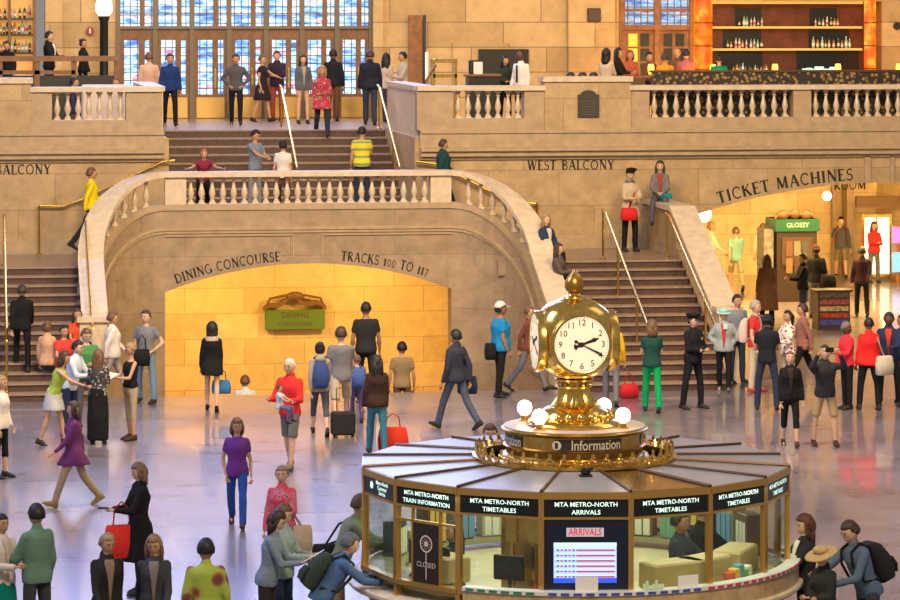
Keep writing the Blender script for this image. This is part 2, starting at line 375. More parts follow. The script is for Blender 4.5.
for sd,P in paths.items():
    x=P[0][0]; s1=-sd
    mb.box((min(x-.12,x+.5) if 0 else x+(-.45 if sd<0 else -.05), YE-.55, 0),(x+(.05 if sd<0 else .45), YE+.1, 1.42))
    mb.box((x+(-.50 if sd<0 else -.10), YE-.6, 1.34),(x+(.10 if sd<0 else .50), YE+.1, 1.44))
    i=9; a=V(P[i]); 
child(root,'pedestal',mb,S_COPE)
n=23
for i in range(n): add_bal(root, AX-HA+.52+(2*HA-1.04)*i/(n-1), W+.14, 3.24, .54)
for sd in (-1,1):
    P=path(sd,4); s1=1 if sd<0 else -1; acc=0; last=V(P[0])
    for i in range(1,len(P)-2):
        p=V(P[i]); d=(p-last); acc+=math.hypot(d.x,d.y); last=p
        if acc>.225 and not (abs(p.z-2.62)<.06):
            t=(V(P[i+1])-V(P[i-1])); t.z=0; t.normalize(); nr=V((t.y,-t.x,0))*s1
            q=p-nr*.15; add_bal(root,q.x,q.y,p.z-.66,.58); acc=0
# ---- platform + side flights + main flight
mb=MB()
mb.box((AX-HA-.1,W+.4,ZP-.3),(AX+HA+.1,68.4,ZP))
struct('floor_platform', mb, S_TREAD, 'marble landing above the arch','floor')
def flight(name,label,x0,x1,yf,yb,z0,z1,n):
    r=empty(name,((x0+x1)/2,yf,z0),label,'staircase')
    t=MB(); q=MB()
    for i in range(n):
        a=yf+(yb-yf)*i/n; zz=z0+(z1-z0)*(i+1)/n
        q.box((x0,a+.02,max(z0-.2,zz-.9)),(x1,yb+.05,zz-.025))
        t.box((x0,a-.01,zz-.032),(x1,a+(yb-yf)/n+.05,zz))
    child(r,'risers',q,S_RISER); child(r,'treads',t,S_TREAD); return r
flight('staircase','broad left flight of dark marble steps down to the concourse',-1.2,AX-HA-RX-.05+.0,YF,63.4,0,ZL,14)
flight('staircase','broad right flight of dark marble steps behind the clock',AX+HA+RX+.05,14.1,YF,63.4,0,ZL,14)
flight('staircase','wide central upper flight of steps from platform to balcony doors',4.0,9.3,68.4,71.7,ZP,ZD,9)
mb=MB()
for a,b in ((-6,2.9),(10.45,14.3)): mb.box((a,63.4,ZL-.3),(b,WB+.1,ZL))
mb.box((-6,63.42,0),(-1.2,63.9,ZL))
for sd in (-1,1):   # side steps up to the platform
    for i in range(5):
        xx=AX+sd*(HA+1.55-.3*i); z=ZL+.17*(i+1)
        mb.box((min(xx,AX+sd*(HA-.1)),W+.35,ZL-.3),(max(xx,AX+sd*(HA-.1)),WB,z))
struct('floor_landing', mb, S_TREAD, 'marble side landings','floor')
# ---- wall under the balcony, with ticket arch on the right
mb=MB()
cx,half=19.3,4.75; poly,(TR,TCZ)=arch_poly(11.0,32,4.0,0,cx,half,2.55,3.43)
mb.prism(poly, WB, WB+.5)
mb.box((-12,WB,0),(2.3,WB+.5,4.0)); mb.box((2.3,WB,1.8),(3.98,WB+.5,4.0)); mb.box((9.3,WB,1.8),(11.0,WB+.5,4.0)); mb.box((9.2,WB+.02,2.3),(9.6,71.7,ZD)); mb.box((3.7,WB+.02,2.3),(4.08,71.7,ZD))
struct('wall_balcony', mb, S_WALL, 'limestone wall under the balcony with ticket arch','wall')
mb=MB()
for a,b in ((-12,3.98),(9.3,32)):
    mb.box((a,WB-.06,3.98),(b,WB+.5,4.05)); mb.box((a,WB-.16,4.05),(b,WB+.5,4.16)); mb.box((a,WB-.24,4.16),(b,WB+.5,4.24)); mb.box((a,WB-.08,4.24),(b,WB+.5,4.55)); mb.box((a,WB-.12,4.53),(b,WB+.5,4.60))
mb.box((18.85,WB-.06,3.43),(18.98,WB,4.0)); mb.box((19.42,WB-.06,3.43),(19.5,WB,4.0))
mb.box((-6,WB-.05,ZL),(3.9,WB,ZL+.28)); mb.box((10.5,WB-.05,ZL),(14.4,WB,ZL+.28))
struct('trim_2', mb, S_TRIM, 'projecting limestone cornice under the balcony','trim')
# ---- balcony balustrade
def balcony(label, spans, peds, x0, x1, gr):
    r=empty('balustrade',((x0+x1)/2,WB,4.6),label,'balustrade',None)
    cp=MB(); cp.box((x0,WB-.1,5.42),(x1,WB+.42,5.52)); child(r,'coping',cp,S_COPE)
    pl=MB(); pl.box((x0,WB-.03,4.6),(x1,WB+.36,4.84))
    for a,b in peds: pl.box((a,WB-.03,4.84),(b,WB+.34,5.42))
    child(r,'plinth',pl,S_TRIM)
    for a,b in spans:
        n=max(2,round((b-a)/.228))
        for i in range(n): add_bal(r, a+(b-a)*(i+.5)/n, WB+.14, 4.84, .58)
    return r
X=lambda px: xAt(px,WB)
balcony('left balcony balustrade beside the top of the stairs',[(X(52),X(126))],[(X(30),X(52)),(X(126),X(162))],X(30),X(162),None)
balcony('balcony balustrade between stair opening and plaque pedestal',[(X(454),X(524))],[(X(417),X(453)),(X(524),X(545))],X(417),X(545),None)
balcony('long balcony balustrade in front of the bar on the right',[(X(650),X(792)),(X(812),X(905))],[(X(630),X(649)),(X(793),X(811)),(X(906),X(930))],X(629),X(930),None)
for a,b,lb in ((X(-20),X(31),'tall plain pedestal at the left end of the balcony'),(X(544),X(630),'tall pedestal carrying the bronze plaque')):
    r=MB(); r.box((a,WB-.08,4.6),(b,WB+.45,5.6)); o=r.build('pedestal',S_WALL); o['kind']='structure'; tag(o,lb,'pedestal')
    c=MB(); c.box((a-.04,WB-.14,5.6),(b+.04,WB+.5,5.71)); child(o,'coping',c,S_COPE)
mb=MB(); mb.box((9.28,WB+.3,ZD),(9.6,71.6,5.42)); mb.box((9.22,WB+.3,5.42),(9.66,71.6,5.52)); mb.box((3.66,WB+.3,ZD),(3.98,71.6,5.42)); mb.box((3.6,WB+.3,5.42),(4.02,71.6,5.52))
struct('trim_3', mb, S_COPE, 'stone parapets flanking the upper flight','trim')
# plaque
p0=onY(577,117,WB); p1=onY(598,90,WB)
def pl_poly(x0,x1,z0,z1,g=0):
    w=(x1-x0); s=z1-.16*(z1-z0)
    return [(x0-g,z0-g),(x0-g,s+g)]+[((x0+x1)/2+(w*.36+g)*math.cos(PI-PI*i/10),s+g+(z1-s)*math.sin(PI*i/10)) for i in range(11)]+[(x1+g,s+g),(x1+g,z0-g)]
mb=MB(); mb.prism(pl_poly(p0.x,p1.x,p0.z,p1.z),WB-.13,WB-.07)
o=tag(mb.build('plaque',mat('bronze_plaque',(.055,.05,.045),.45,.4)),'dark bronze plaque with arched top on the balcony pedestal','plaque')
mb=MB()
for i in range(6): mb.box((p0.x+.08,WB-.135,p1.z-.24-i*.055),(p1.x-.08,WB-.13,p1.z-.225-i*.055))
child(o,'relief',mb,mat('plaque_relief',(.12,.1,.08),.4,.5))
# ---- outer balustrade of the right flight (and its twin out of sight on the left is left out)
XO=14.2
r=empty('balustrade',(XO,62,0),'sloping stone balustrade on the outer side of the right flight','balustrade')
def zo(y): return 1.6+.45*(y-60.5)
mb=MB(); pth=[(XO,y,zo(y)) for y in (60.2,61,62,63,63.9)]
mb.rings([[V((XO-.16,y,z-.10)),V((XO+.38,y,z-.10)),V((XO+.38,y,z)),V((XO-.16,y,z))] for x,y,z in pth])
mb.box((XO-.16,63.9,zo(63.9)-.10),(XO+.38,WB,zo(63.9)+.0))
child(r,'coping',mb,S_COPE)
mb=MB(); mb.rings([[V((XO-.06,y,-.0)),V((XO+.30,y,0)),V((XO+.30,y,z-.72)),V((XO-.06,y,z-.72))] for x,y,z in pth])
mb.box((XO-.06,63.9,0),(XO+.3,WB,zo(63.9)-.1)); child(r,'plinth',mb,S_WALL)
mb=MB(); mb.box((XO-.09,59.8,0),(XO+.33,60.3,1.38)); mb.box((XO-.14,59.76,1.34),(XO+.38,60.34,1.44)); child(r,'pedestal',mb,S_COPE)
for i in range(15):
    y=60.45+i*.235; add_bal(r,XO+.12,y,zo(y)-.73,.66)
# ---- brass handrails
def rail(label, pts, posts, rr=.028, brackets=()):
    o=empty('handrail', pts[0], label,'handrail')
    m=MB(); m.tube(pts, rr, 8); child(o,'rail',m,BRASS,True)
    for (x,y,z0,z1) in posts:
        m=MB(); m.tube([(x,y,z0),(x,y,z1)],rr*.9,8); m.lathe([(.06,z0),(.06,z0+.02),(.03,z0+.04)],(x,y,0),10); m.ell((x,y,z1+.02),(rr*1.3,)*3,8,6); child(o,'post',m,BRASS,True)
    return o
zf=lambda y: ZL*(y-YF)/(63.4-YF)
xm=12.6; rail('brass handrail down the middle of the right flight',[(xm,63.5,3.08),(xm,63.2,3.03),(xm,59.3,zf(59.3)+.92)],[(xm,63.5,ZL,3.06),(xm,62.0,zf(62.0),zf(62.0)+.94),(xm,60.2,zf(60.2),zf(60.2)+.92)])
xm=.68; rail('brass handrail at far left on the left flight',[(xm,63.5,3.08),(xm,63.2,3.03),(xm,59.0,zf(59.0)+.92)],[(xm,63.5,ZL,3.06),(xm,60.2,zf(60.2),zf(60.2)+.92),(xm,59.0,zf(59.0),zf(59)+.92)])
xl=AX-HA-RX-.22; rail('brass handrail hugging the pale coping of the left flight',[(xl,63.0,3.0),(xl,62.0,2.45),(xl,60.0,1.5),(xl,59.4,1.25)],[(xl,60.2,zf(60.2),1.55)],.024)
rail('brass wall rail from left landing up to the platform',[(1.42,WB-.12,3.1),(1.9,WB-.12,3.08),(2.25,WB-.12,3.2),(3.95,WB-.12,3.98),(4.2,WB-.12,4.0)],[(1.42,WB-.12,ZL,3.08)],.026)
rail('brass wall rail from the platform down to the right landing',[(9.2,WB-.15,3.95),(9.6,WB-.15,3.9),(11.2,WB-.15,3.1),(11.75,WB-.15,3.05)],[(11.75,WB-.15,ZL,3.03)],.03)
rail('brass handrail along the inner side of the outer right balustrade',[(XO-.26,63.8,3.0),(XO-.26,63.4,2.95),(XO-.26,59.4,1.15)],[(XO-.26,63.6,ZL,2.95),(XO-.26,60.2,zf(60.2),1.5)],.026)
zu=lambda y: ZP+(ZD-ZP)*(y-68.4)/3.3
for x,lb in ((xAt(293,69),'brass handrail in the middle of the upper flight'),(4.1,'brass handrail along the left side of the upper flight'),(9.1,'brass handrail along the right side of the upper flight')):
    rail(lb,[(x,71.9,5.42),(x,71.6,5.38),(x,68.3,ZP+.9),(x,68.1,ZP+.8)],[(x,71.6,ZD,5.36),(x,69.2,zu(69.2),zu(69.2)+.9)],.028)
# ---- inscriptions on stone
def inscription(txt, size, label, centre=None, arc_=None, y=WB-.004, stretch=1.0):
    vs,fs,w=serif(txt,size); mb=MB()
    if arc_:
        cx,R,cz,a0=arc_; out=[]
        for x,yy in vs:
            a=a0+x*stretch/R; rr=R+yy; out.append((cx+rr*math.sin(a), cz+rr*math.cos(a)))
        vs=out; mb.add([(a,y,b) for a,b in vs],fs)
    else: mb.add([(centre[0]+a*stretch,y,centre[1]+b) for a,b in vs],fs)
    v=len(mb.v); mb.v+= [p+V((0,.006,0)) for p in mb.v]; nf=[]
    o=mb.build('inscription',BLACK,None,False,False); tag(o,label,'lettering'); return o
p=onY(571,165,WB); wr=xAt(615,WB)-xAt(528,WB)
vs,fs,w=serif('WEST BALCONY',.2); inscription('WEST BALCONY',.2,'dark carved words reading WEST BALCONY on the wall',(p.x,p.z),stretch=wr/w)
xr=xAt(51,WB); p=onY(20,169.5,WB); inscription('WEST BALCONY',.2,'dark carved balcony lettering cut off at the left edge',(xr-wr/2,p.z),stretch=wr/w)
wd=1.92; vs,fs,w=serif('DINING CONCOURSE',.2)
Rt=AR+.17; a_=lambda px,py:(lambda q: math.atan2(q.x-AX,q.z-ACZ))(onY(px,py,W))
a0,a1=a_(174,276),a_(280,253); inscription('DINING CONCOURSE',.19,'dark carved words reading DINING CONCOURSE above the arch',arc_=(AX,Rt,ACZ,(a0+a1)/2),y=W-.004,stretch=(a1-a0)*Rt/(serif('DINING CONCOURSE',.19)[2]))
a0,a1=a_(342,252),a_(429,270); inscription('TRACKS 100 TO 117',.19,'dark carved words reading TRACKS 100 TO 117 above the arch',arc_=(AX,Rt,ACZ,(a0+a1)/2),y=W-.004,stretch=(a1-a0)*Rt/(serif('TRACKS 100 TO 117',.19)[2]))
b_=lambda px,py:(lambda q: math.atan2(q.x-cx,q.z-TCZ))(onY(px,py,WB))
a0,a1=b_(716,192),b_(853,173); Rt2=TR+.2; inscription('TICKET MACHINES',.25,'large dark carved words reading TICKET MACHINES along the right arch',arc_=(cx,Rt2,TCZ,(a0+a1)/2),stretch=(a1-a0)*Rt2/(serif('TICKET MACHINES',.25)[2]))
q=onY(850,185,70.5); inscription('ROOM',.2,'partly hidden carved word ROOM deeper inside the right arch',(q.x,q.z),y=70.49)
# ---- hanging sign under the arch
YS=69.3; a=onY(265,330.5,YS); b=onY(325,309.5,YS)
GRN=mat('green_sign_paint',(.10,.20,.035),.5)
s=empty('hanging_sign',((a.x+b.x)/2,YS,a.z),'green hanging sign with carved scroll top inside the arch','sign')
mb=MB(); mb.bbox((a.x,YS,a.z),(b.x,YS+.08,b.z),.02); child(s,'board',mb,GRN)
mb=MB(); w=b.x-a.x; cxs=(a.x+b.x)/2
mb.rings([[V((cxs-w*.52+w*1.04*t, yy, b.z+dz+.28*(1-abs(2*t-1))**.6*(.7+.3*math.cos(14*t)))) for yy,dz in ((YS-.02,-.02),(YS+.1,-.02),(YS+.1,.08),(YS-.02,.08))] for t in [i/20 for i in range(21)]])
mb.ell((cxs,YS,b.z+.3),(.2,.08,.1)); mb.tube([(a.x,YS,b.z+.02),(a.x+.1,YS,b.z+.25),(cxs-.2,YS,b.z+.32)],.03,6); mb.tube([(b.x,YS,b.z+.02),(b.x-.1,YS,b.z+.25),(cxs+.2,YS,b.z+.32)],.03,6)
child(s,'scroll_top',mb,mat('dark_scroll',(.17,.09,.03),.5))
mb=MB()
for tx,dz,sz in (('DINING',.10,.17),('CONCOURSE',-.09,.12)):
    v,f=sans(tx,sz); put_flat(mb,v,f,(cxs,YS-.004,(a.z+b.z)/2+dz*1.0),(1,0,0),(0,0,1))
child(s,'lettering',mb,mat('sign_brown',(.09,.03,.02),.6))
# ================================================================ behind the balcony
mb=MB(); XB=lambda px: xAt(px,BW)
def wall_rect(x0,x1,z0,z1): mb.box((x0,BW,z0),(x1,BW+.6,z1))
TOPZ=8.3
wall_rect(-6,-.0,ZD,TOPZ); wall_rect(XB(45),XB(117),ZD,TOPZ); wall_rect(XB(372),XB(621),ZD,TOPZ); wall_rect(XB(882),32,ZD,TOPZ); wall_rect(XB(45)-3.2,XB(45),7.6,TOPZ)
wall_rect(XB(692),XB(882),7.35,TOPZ)
# upper wall with three great windows
segs=[(-30,-20),(-12,.6),(12.4,26),(34,44)]
for x0,x1 in segs: wall_rect(x0,x1,TOPZ,26)
wall_rect(-30,44,24,30); wall_rect(-30,.6,TOPZ,8.9); wall_rect(12.4,44,TOPZ,8.9)
struct('wall_back', mb, S_BACK, 'golden limestone wall behind the west balcony','wall')
mb=MB(); 
for x0,x1 in ((XB(402),XB(422)),(XB(572),XB(612))): pass
mb.box((XB(372),BW-.25,ZD),(XB(382),BW,TOPZ)); mb.box((XB(452),BW-.12,ZD),(XB(566),BW,6.3)); mb.box((XB(566),BW-.35,ZD),(XB(612),BW,TOPZ)); mb.box((XB(45),BW-.2,ZD),(XB(62),BW,TOPZ))
struct('trim_4', mb, S_BACK, 'flat limestone pilasters and dado on the back wall','trim')
SKYW=mat('window_daylight',(.5,.6,.9),.5,emit=(.36,.46,1.0),es=7.5)
MET=mat('window_mullion_bronze',(.15,.12,.09),.45,.3)
for i,(x0,x1) in enumerate(((-20,-12),(.6,12.4),(26,34))):
    o=tag(bpy.data.objects.new('window_%d'%(i+5),None),'great high window above the balcony','window',None,'structure'); C.objects.link(o); o.location=(x0,BW+.3,8.9)
    mb=MB(); mb.box((x0,BW+.4,8.3 if i==1 else 8.9),(x1,BW+.42,24)); child(o,'pane',mb,SKYW)
    mb=MB(); n=int((x1-x0)/1.2)
    for k in range(n+1): xx=x0+(x1-x0)*k/n; mb.box((xx-.09,BW+.2,8.3 if i==1 else 8.9),(xx+.09,BW+.38,24))
    for k in range(9): zz=8.9+k*1.8; mb.box((x0,BW+.2,zz-.1),(x1,BW+.38,zz+.1))
    child(o,'window_frame',mb,MET)
# doors: seven bays, doors below and transom windows above
def stained(name, es):
    m,nt,b=nodes(name); L=nt.links
    tc=nt.nodes.new('ShaderNodeTexCoord'); sp=nt.nodes.new('ShaderNodeSeparateXYZ'); L.new(tc.outputs['Object'],sp.inputs[0])
    cb=nt.nodes.new('ShaderNodeCombineXYZ'); L.new(sp.outputs[0],cb.inputs[0]); L.new(sp.outputs[2],cb.inputs[1])
    br=nt.nodes.new('ShaderNodeTexBrick'); br.offset=0; br.inputs['Scale'].default_value=1; br.inputs['Brick Width'].default_value=.17; br.inputs['Row Height'].default_value=.2; br.inputs['Mortar Size'].default_value=.014
    br.inputs['Color1'].default_value=(1,1,1,1); br.inputs['Color2'].default_value=(.75,.75,.75,1); br.inputs['Mortar'].default_value=(.05,.05,.08,1)
    L.new(cb.outputs[0],br.inputs['Vector'])
    n=nt.nodes.new('ShaderNodeTexNoise'); n.inputs['Scale'].default_value=2.2; n.inputs['Detail'].default_value=5; n.inputs['Roughness'].default_value=.7
    mp=nt.nodes.new('ShaderNodeMapping'); mp.inputs['Scale'].default_value=(.6,1,2.2); L.new(tc.outputs['Object'],mp.inputs[0]); L.new(mp.outputs[0],n.inputs['Vector'])
    r=ramp(nt,[(.30,(.02,.03,.2)),(.42,(.05,.22,.8)),(.50,(.35,.75,1)),(.56,(.85,.93,1)),(.63,(.55,.12,.35)),(.72,(.12,.08,.3))]); L.new(n.outputs['Fac'],r.inputs[0])
    mx=nt.nodes.new('ShaderNodeMix'); mx.data_type='RGBA'; mx.blend_type='MULTIPLY'; mx.inputs[0].default_value=1
    L.new(r.outputs[0],mx.inputs[6]); L.new(br.outputs['Color'],mx.inputs[7])
    L.new(mx.outputs[2],b.inputs['Emission Color']); b.inputs['Emission Strength'].default_value=es; b.inputs['Base Color'].default_value=(.1,.1,.15,1); b.inputs['Roughness'].default_value=.2
    return m
STG=stained('street_daylight_glass',1.7)
def zpx(py,y=BW): return onY(300,py,y).z
bays=[118,155,192,229,266,302,337,371]
zt=zpx(26); zb=zpx(29); zkick=zpx(94)
mb=MB()
for px in bays: x=XB(px); mb.box((x-.06,BW-.05,ZD),(x+.06,BW+.2,TOPZ-.3))
mb.box((XB(118),BW-.07,zb),(XB(371),BW+.2,zt)); mb.box((XB(118),BW-.05,TOPZ-.5),(XB(371),BW+.2,TOPZ))
struct('trim_5', mb, MET, 'dark bronze frame of the doorway screen','trim')
BR2=mat('brass_kick_plate',(.50,.33,.12),.35,.9)
for i,(a,b) in enumerate(zip(bays,bays[1:])):
    x0=XB(a)+.06; x1=XB(b)-.06; w=x1-x0
    o=tag(bpy.data.objects.new('window_%d'%(i+10),None),'transom window above the doors','window',None,'structure'); C.objects.link(o); o.location=(x0,BW,zt)
    m=MB(); m.box((x0,BW+.1,zt),(x1,BW+.12,TOPZ-.5)); child(o,'pane',m,STG)
    m=MB(); xs=x0+w*.68; m.box((xs-.06,BW+.0,zt),(xs+.06,BW+.09,TOPZ-.5)); m.box((x0,BW+.02,zt+.3),(x1,BW+.06,zt+.33)); child(o,'window_frame',m,WOOD2)
    d=tag(bpy.data.objects.new('door_%d'%(i+1),None),'wooden double door with tall glass pane and brass kick plate','door',None,'structure'); C.objects.link(d); d.location=(x0,BW,ZD)
    gx0,gx1=x0+w*.12,x0+w*.56
    hx0,hx1=x0+w*.74,x0+w*.90
    m=MB(); 
    for p,q in ((x0,gx0),(gx1,hx0),(hx1,x1)): m.box((p,BW+.02,ZD),(q,BW+.1,zb))
    for p,q in ((gx0,gx1),(hx0,hx1)): m.box((p,BW+.02,ZD),(q,BW+.1,zkick)); m.box((p,BW+.02,zb-.25),(q,BW+.1,zb))
    child(d,'door_panel',m,WOOD2)
    m=MB(); m.box((gx0,BW+.06,zkick),(gx1,BW+.07,zb-.25)); m.box((hx0,BW+.06,zkick),(hx1,BW+.07,zb-.25)); child(d,'pane',m,STG)
    m=MB(); m.box((x0+.05,BW+.005,ZD+.03),(x1-.05,BW+.02,zpx(97))); child(d,'kick_plate',m,BR2)
    m=MB(); m.tube([(gx1+.07,BW-.03,5.2),(gx1+.07,BW-.03,5.7)],.02,6); child(d,'door_handle',m,BRASS)
# doors by the bar, px 622..692
mb=MB(); D2=[622,657,692]
for px in D2: x=XB(px); mb.box((x-.07,BW-.05,ZD),(x+.07,BW+.2,TOPZ-.3))
mb.box((XB(622),BW-.07,zpx(30)),(XB(692),BW+.2,zpx(25)))
struct('trim_6', mb, WOOD, 'wooden frame of the bar doorway','trim')
STG2=stained('evening_glass',.8)
AMB=mat('amber_lit_glass',(.9,.35,.05),.4,emit=(1,.33,.03),es=1.2)
for i,(a,b) in enumerate(zip(D2,D2[1:])):
    x0=XB(a)+.07; x1=XB(b)-.07; w=x1-x0
    o=tag(bpy.data.objects.new('window_%d'%(i+20),None),'transom window beside the bar','window',None,'structure'); C.objects.link(o); o.location=(x0,BW,6)
    m=MB(); m.box((x0,BW+.1,zpx(25)),(x1,BW+.12,TOPZ-.3)); child(o,'pane',m,STG2)
    m=MB(); zz=zpx(10); m.box((x0,BW,zz-.04),(x1,BW+.08,zz+.04)); child(o,'window_frame',m,WOOD)
    d=tag(bpy.data.objects.new('door_%d'%(i+20),None),'wooden door with small panes next to the bar','door',None,'structure'); C.objects.link(d); d.location=(x0,BW,ZD)
    m=MB(); m.box((x0,BW+.06,ZD),(x1,BW+.1,zpx(30))); child(d,'door_panel',m,WOOD)
    for k in range(2):
        for j in range(3):
            xx=x0+w*(.14+.4*k); z1=zpx(34)-j*.37; m=MB(); m.box((xx,BW+.04,z1-.32),(xx+w*.3,BW+.055,z1)); child(d,'pane',m,AMB if k==0 and j<2 and i==0 else DARK)
# ================================================================ INFORMATION BOOTH
KX,KY=6.51,34.42; NK=16; PH0=-PI/2-rad(7.7); RK=2.33
def KM(phi): # frame: x right along the face, y inwards, z up; origin at booth centre
    n=V((math.cos(phi),math.sin(phi),0)); r=V((0,0,1)).cross(n)
    return Matrix(((r.x,-n.x,0,KX),(r.y,-n.y,0,KY),(0,0,1,0),(0,0,0,1)))
booth=empty('information_booth',(KX,KY,0),'round brass and glass information booth under the big clock','booth')
OAKL=mat('pale_counter_marble',(.70,.60,.42),.3,noise_s=5,noise_a=.15)
PANELW=mat('booth_wood_fascia',(.50,.35,.17),.4,noise_s=7,noise_a=.25)
ROOFM=mat('frosted_roof_panel',(.36,.37,.38),.3,noise_s=3,noise_a=.14,spec=.8)
ROOFB=mat('interior_gold_roof_panel',(.42,.27,.08),.22,.9,noise_s=6,noise_a=.35)  # gold colour stands for the warm interior showing through this panel
FRAMEB=mat('booth_frame_brass',(.66,.38,.10),.28,.8)
SIGNB=mat('black_sign_glass',(.006,.009,.008),.25)
apo=RK*math.cos(PI/NK)
hw=RK*math.sin(PI/NK)
mb=MB(); mb.lathe([(2.22,0),(2.22,.12),(2.16,.14),(2.16,.78),(2.26,.84),(2.30,.90)],(KX,KY,0),64); child(booth,'base',mb,PANELW,True)
mb=MB(); mb.lathe([(2.0,.86),(2.45,.86),(2.475,.885),(2.475,.915),(2.45,.93),(2.0,.93)],(KX,KY,0),80); child(booth,'counter',mb,OAKL,True)
for k in range(48):
    if k%3==0:
        a=2*PI*k/48; mb=MB(KM(a)); mb.box((-.05,-2.24,.1),(.05,-2.14,.86)); child(booth,'pilaster',mb,FRAMEB)
signs={-3:'info',-2:'TRAIN INFORMATION',-1:'TIMETABLES',0:'ARRIVALS',1:'TIMETABLES',2:'TIMETABLES',3:'TIMETABLES'}
zs0,zs1=1.90,2.07
SCREEN=None
for k in range(NK):
    kk=k if k<=8 else k-16
    phi=PH0+2*PI*k/NK
    M=KM(phi)
    # roof panel
    q0=1.02*math.cos(PI/NK); h0=1.02*math.sin(PI/NK); e=.03
    mb=MB(M); mb.add([(-hw+.02,-apo-.0,2.155),(hw-.02,-apo,2.155),(h0-.01,-q0,2.19),(-h0+.01,-q0,2.19),(-hw+.02,-apo-.0,2.135),(hw-.02,-apo,2.135),(h0-.01,-q0,2.17),(-h0+.01,-q0,2.17)],[(0,1,2,3),(7,6,5,4),(0,4,5,1),(1,5,6,2),(2,6,7,3),(3,7,4,0)])
    child(booth,'roof_panel',mb,ROOFB if kk==1 else ROOFM)
    # frames
    mb=MB(M); mb.box((-hw,-apo-.02,2.08),(hw,-apo+.06,2.15)); mb.box((-hw,-apo-.02,1.875),(hw,-apo+.05,1.90)); mb.box((-hw,-apo-.03,1.06),(hw,-apo+.06,1.11))
    child(booth,'frame_rail',mb,FRAMEB)
    v=PH0+2*PI*(k+.5)/NK; Mv=KM(v)
    mb=MB(Mv); mb.box((-.028,-RK-.012,.92),(.028,-RK+.05,2.15)); child(booth,'post',mb,FRAMEB)
    mb=MB(Mv); mb.tube([(0,-RK-.01,2.165),(0,-1.03,2.20)],.017,6); child(booth,'roof_rib',mb,BRONZE)
    mb=MB(M); mb.box((-hw+.03,-apo-.004,zs0),(hw-.03,-apo+.03,zs1+.01)); sb=child(booth,'sign_board',mb,SIGNB)
    tx=signs.get(kk,'TIMETABLES'); mb=MB(M)
    if tx=='info':
        v2,f2=sans('Metro-North\nCustomer\nService',.062,.012); put_flat(mb,v2,f2,(.09,-apo-.008,1.99),(1,0,0),(0,0,1))
        mb.lathe([(.0,0),(.035,0)],(0,0,0),12) if 0 else None
        for i in range(14):
            a=2*PI*i/14; b=2*PI*(i+1)/14; mb.add([(-.2,-apo-.008,2.0),(-.2+.04*math.cos(a),-apo-.008,2.0+.04*math.sin(a)),(-.2+.04*math.cos(b),-apo-.008,2.0+.04*math.sin(b))],[(0,1,2)])
    else:
        for t_,z_ in (('MTA METRO-NORTH',2.025),(tx,1.945)):
            v2,f2=sans(t_,.068,.008); 
            wmx=max(abs(x) for x,y in v2); sc_=min(1,(hw-.07)/wmx)
            put_flat(mb,[(x*sc_,y*.95) for x,y in v2],f2,(0,-apo-.008,z_),(1,0,0),(0,0,1))
    child(sb,'lettering',mb,LWHITE)
    if kk==0:
        mb=MB(M); mb.box((-hw+.03,-apo-.0,1.11),(hw-.03,-apo+.04,1.87)); scn=child(booth,'arrivals_screen',mb,mat('screen_bezel',(.006,.01,.03),.3))
        v2,f2=sans('ARRIVALS',.10,.02); mb=MB(M); mb.box((-.2,-apo-.006,1.70),(.18,-apo-.002,1.79)); child(scn,'title_panel',mb,mat('screen_grey',(.3,.3,.33),.5,emit=(.55,.5,.55),es=.55))
        mb=MB(M); put_flat(mb,[(x*.78,y) for x,y in v2],f2,(-.01,-apo-.009,1.745),(1,0,0),(0,0,1)); child(scn,'lettering',mb,mat('screen_red',(.3,.02,.03),.5,emit=(.6,.03,.06),es=.8))
        mb=MB(M); x0,x1=-.33,.31
        rows=[(1.60,1.635,1)]; mb.box((x0,-apo-.006,1.23),(x1,-apo-.003,1.64),0); mb.box((x0,-apo-.008,1.60),(x1,-apo-.006,1.64),1); mb.box((x0,-apo-.008,1.23),(x1,-apo-.006,1.28),2)
        for i in range(6):
            z=1.575-i*.054; mb.box((x0+.01,-apo-.008,z),(x1-.01,-apo-.0065,z+.017),3); mb.box((x0+.23,-apo-.009,z-.022),(x1-.02,-apo-.0065,z-.004),4)
            for j in range(5): mb.box((x0+.03+j*.04,-apo-.009,z-.02),(x0+.055+j*.04,-apo-.0065,z-.003),4 if j%2 else 2)
        E_=lambda n,c,s: mat(n,tuple(x*.3 for x in c),.4,emit=c,es=s)
        child(scn,'display',mb,[E_('screen_lilac',(.50,.55,.85),1.0),E_('screen_mint',(.6,.9,.75),1.0),E_('screen_blue',(.03,.10,.75),1.0),E_('screen_cyan',(.45,.85,1.0),1.1),E_('screen_magenta',(.55,.08,.22),.9)])
    else:
        mb=MB(M); mb.box((-hw+.03,-apo+.012,1.11),(hw-.03,-apo+.018,1.875)); child(booth,'glass_pane',mb,GLASS)
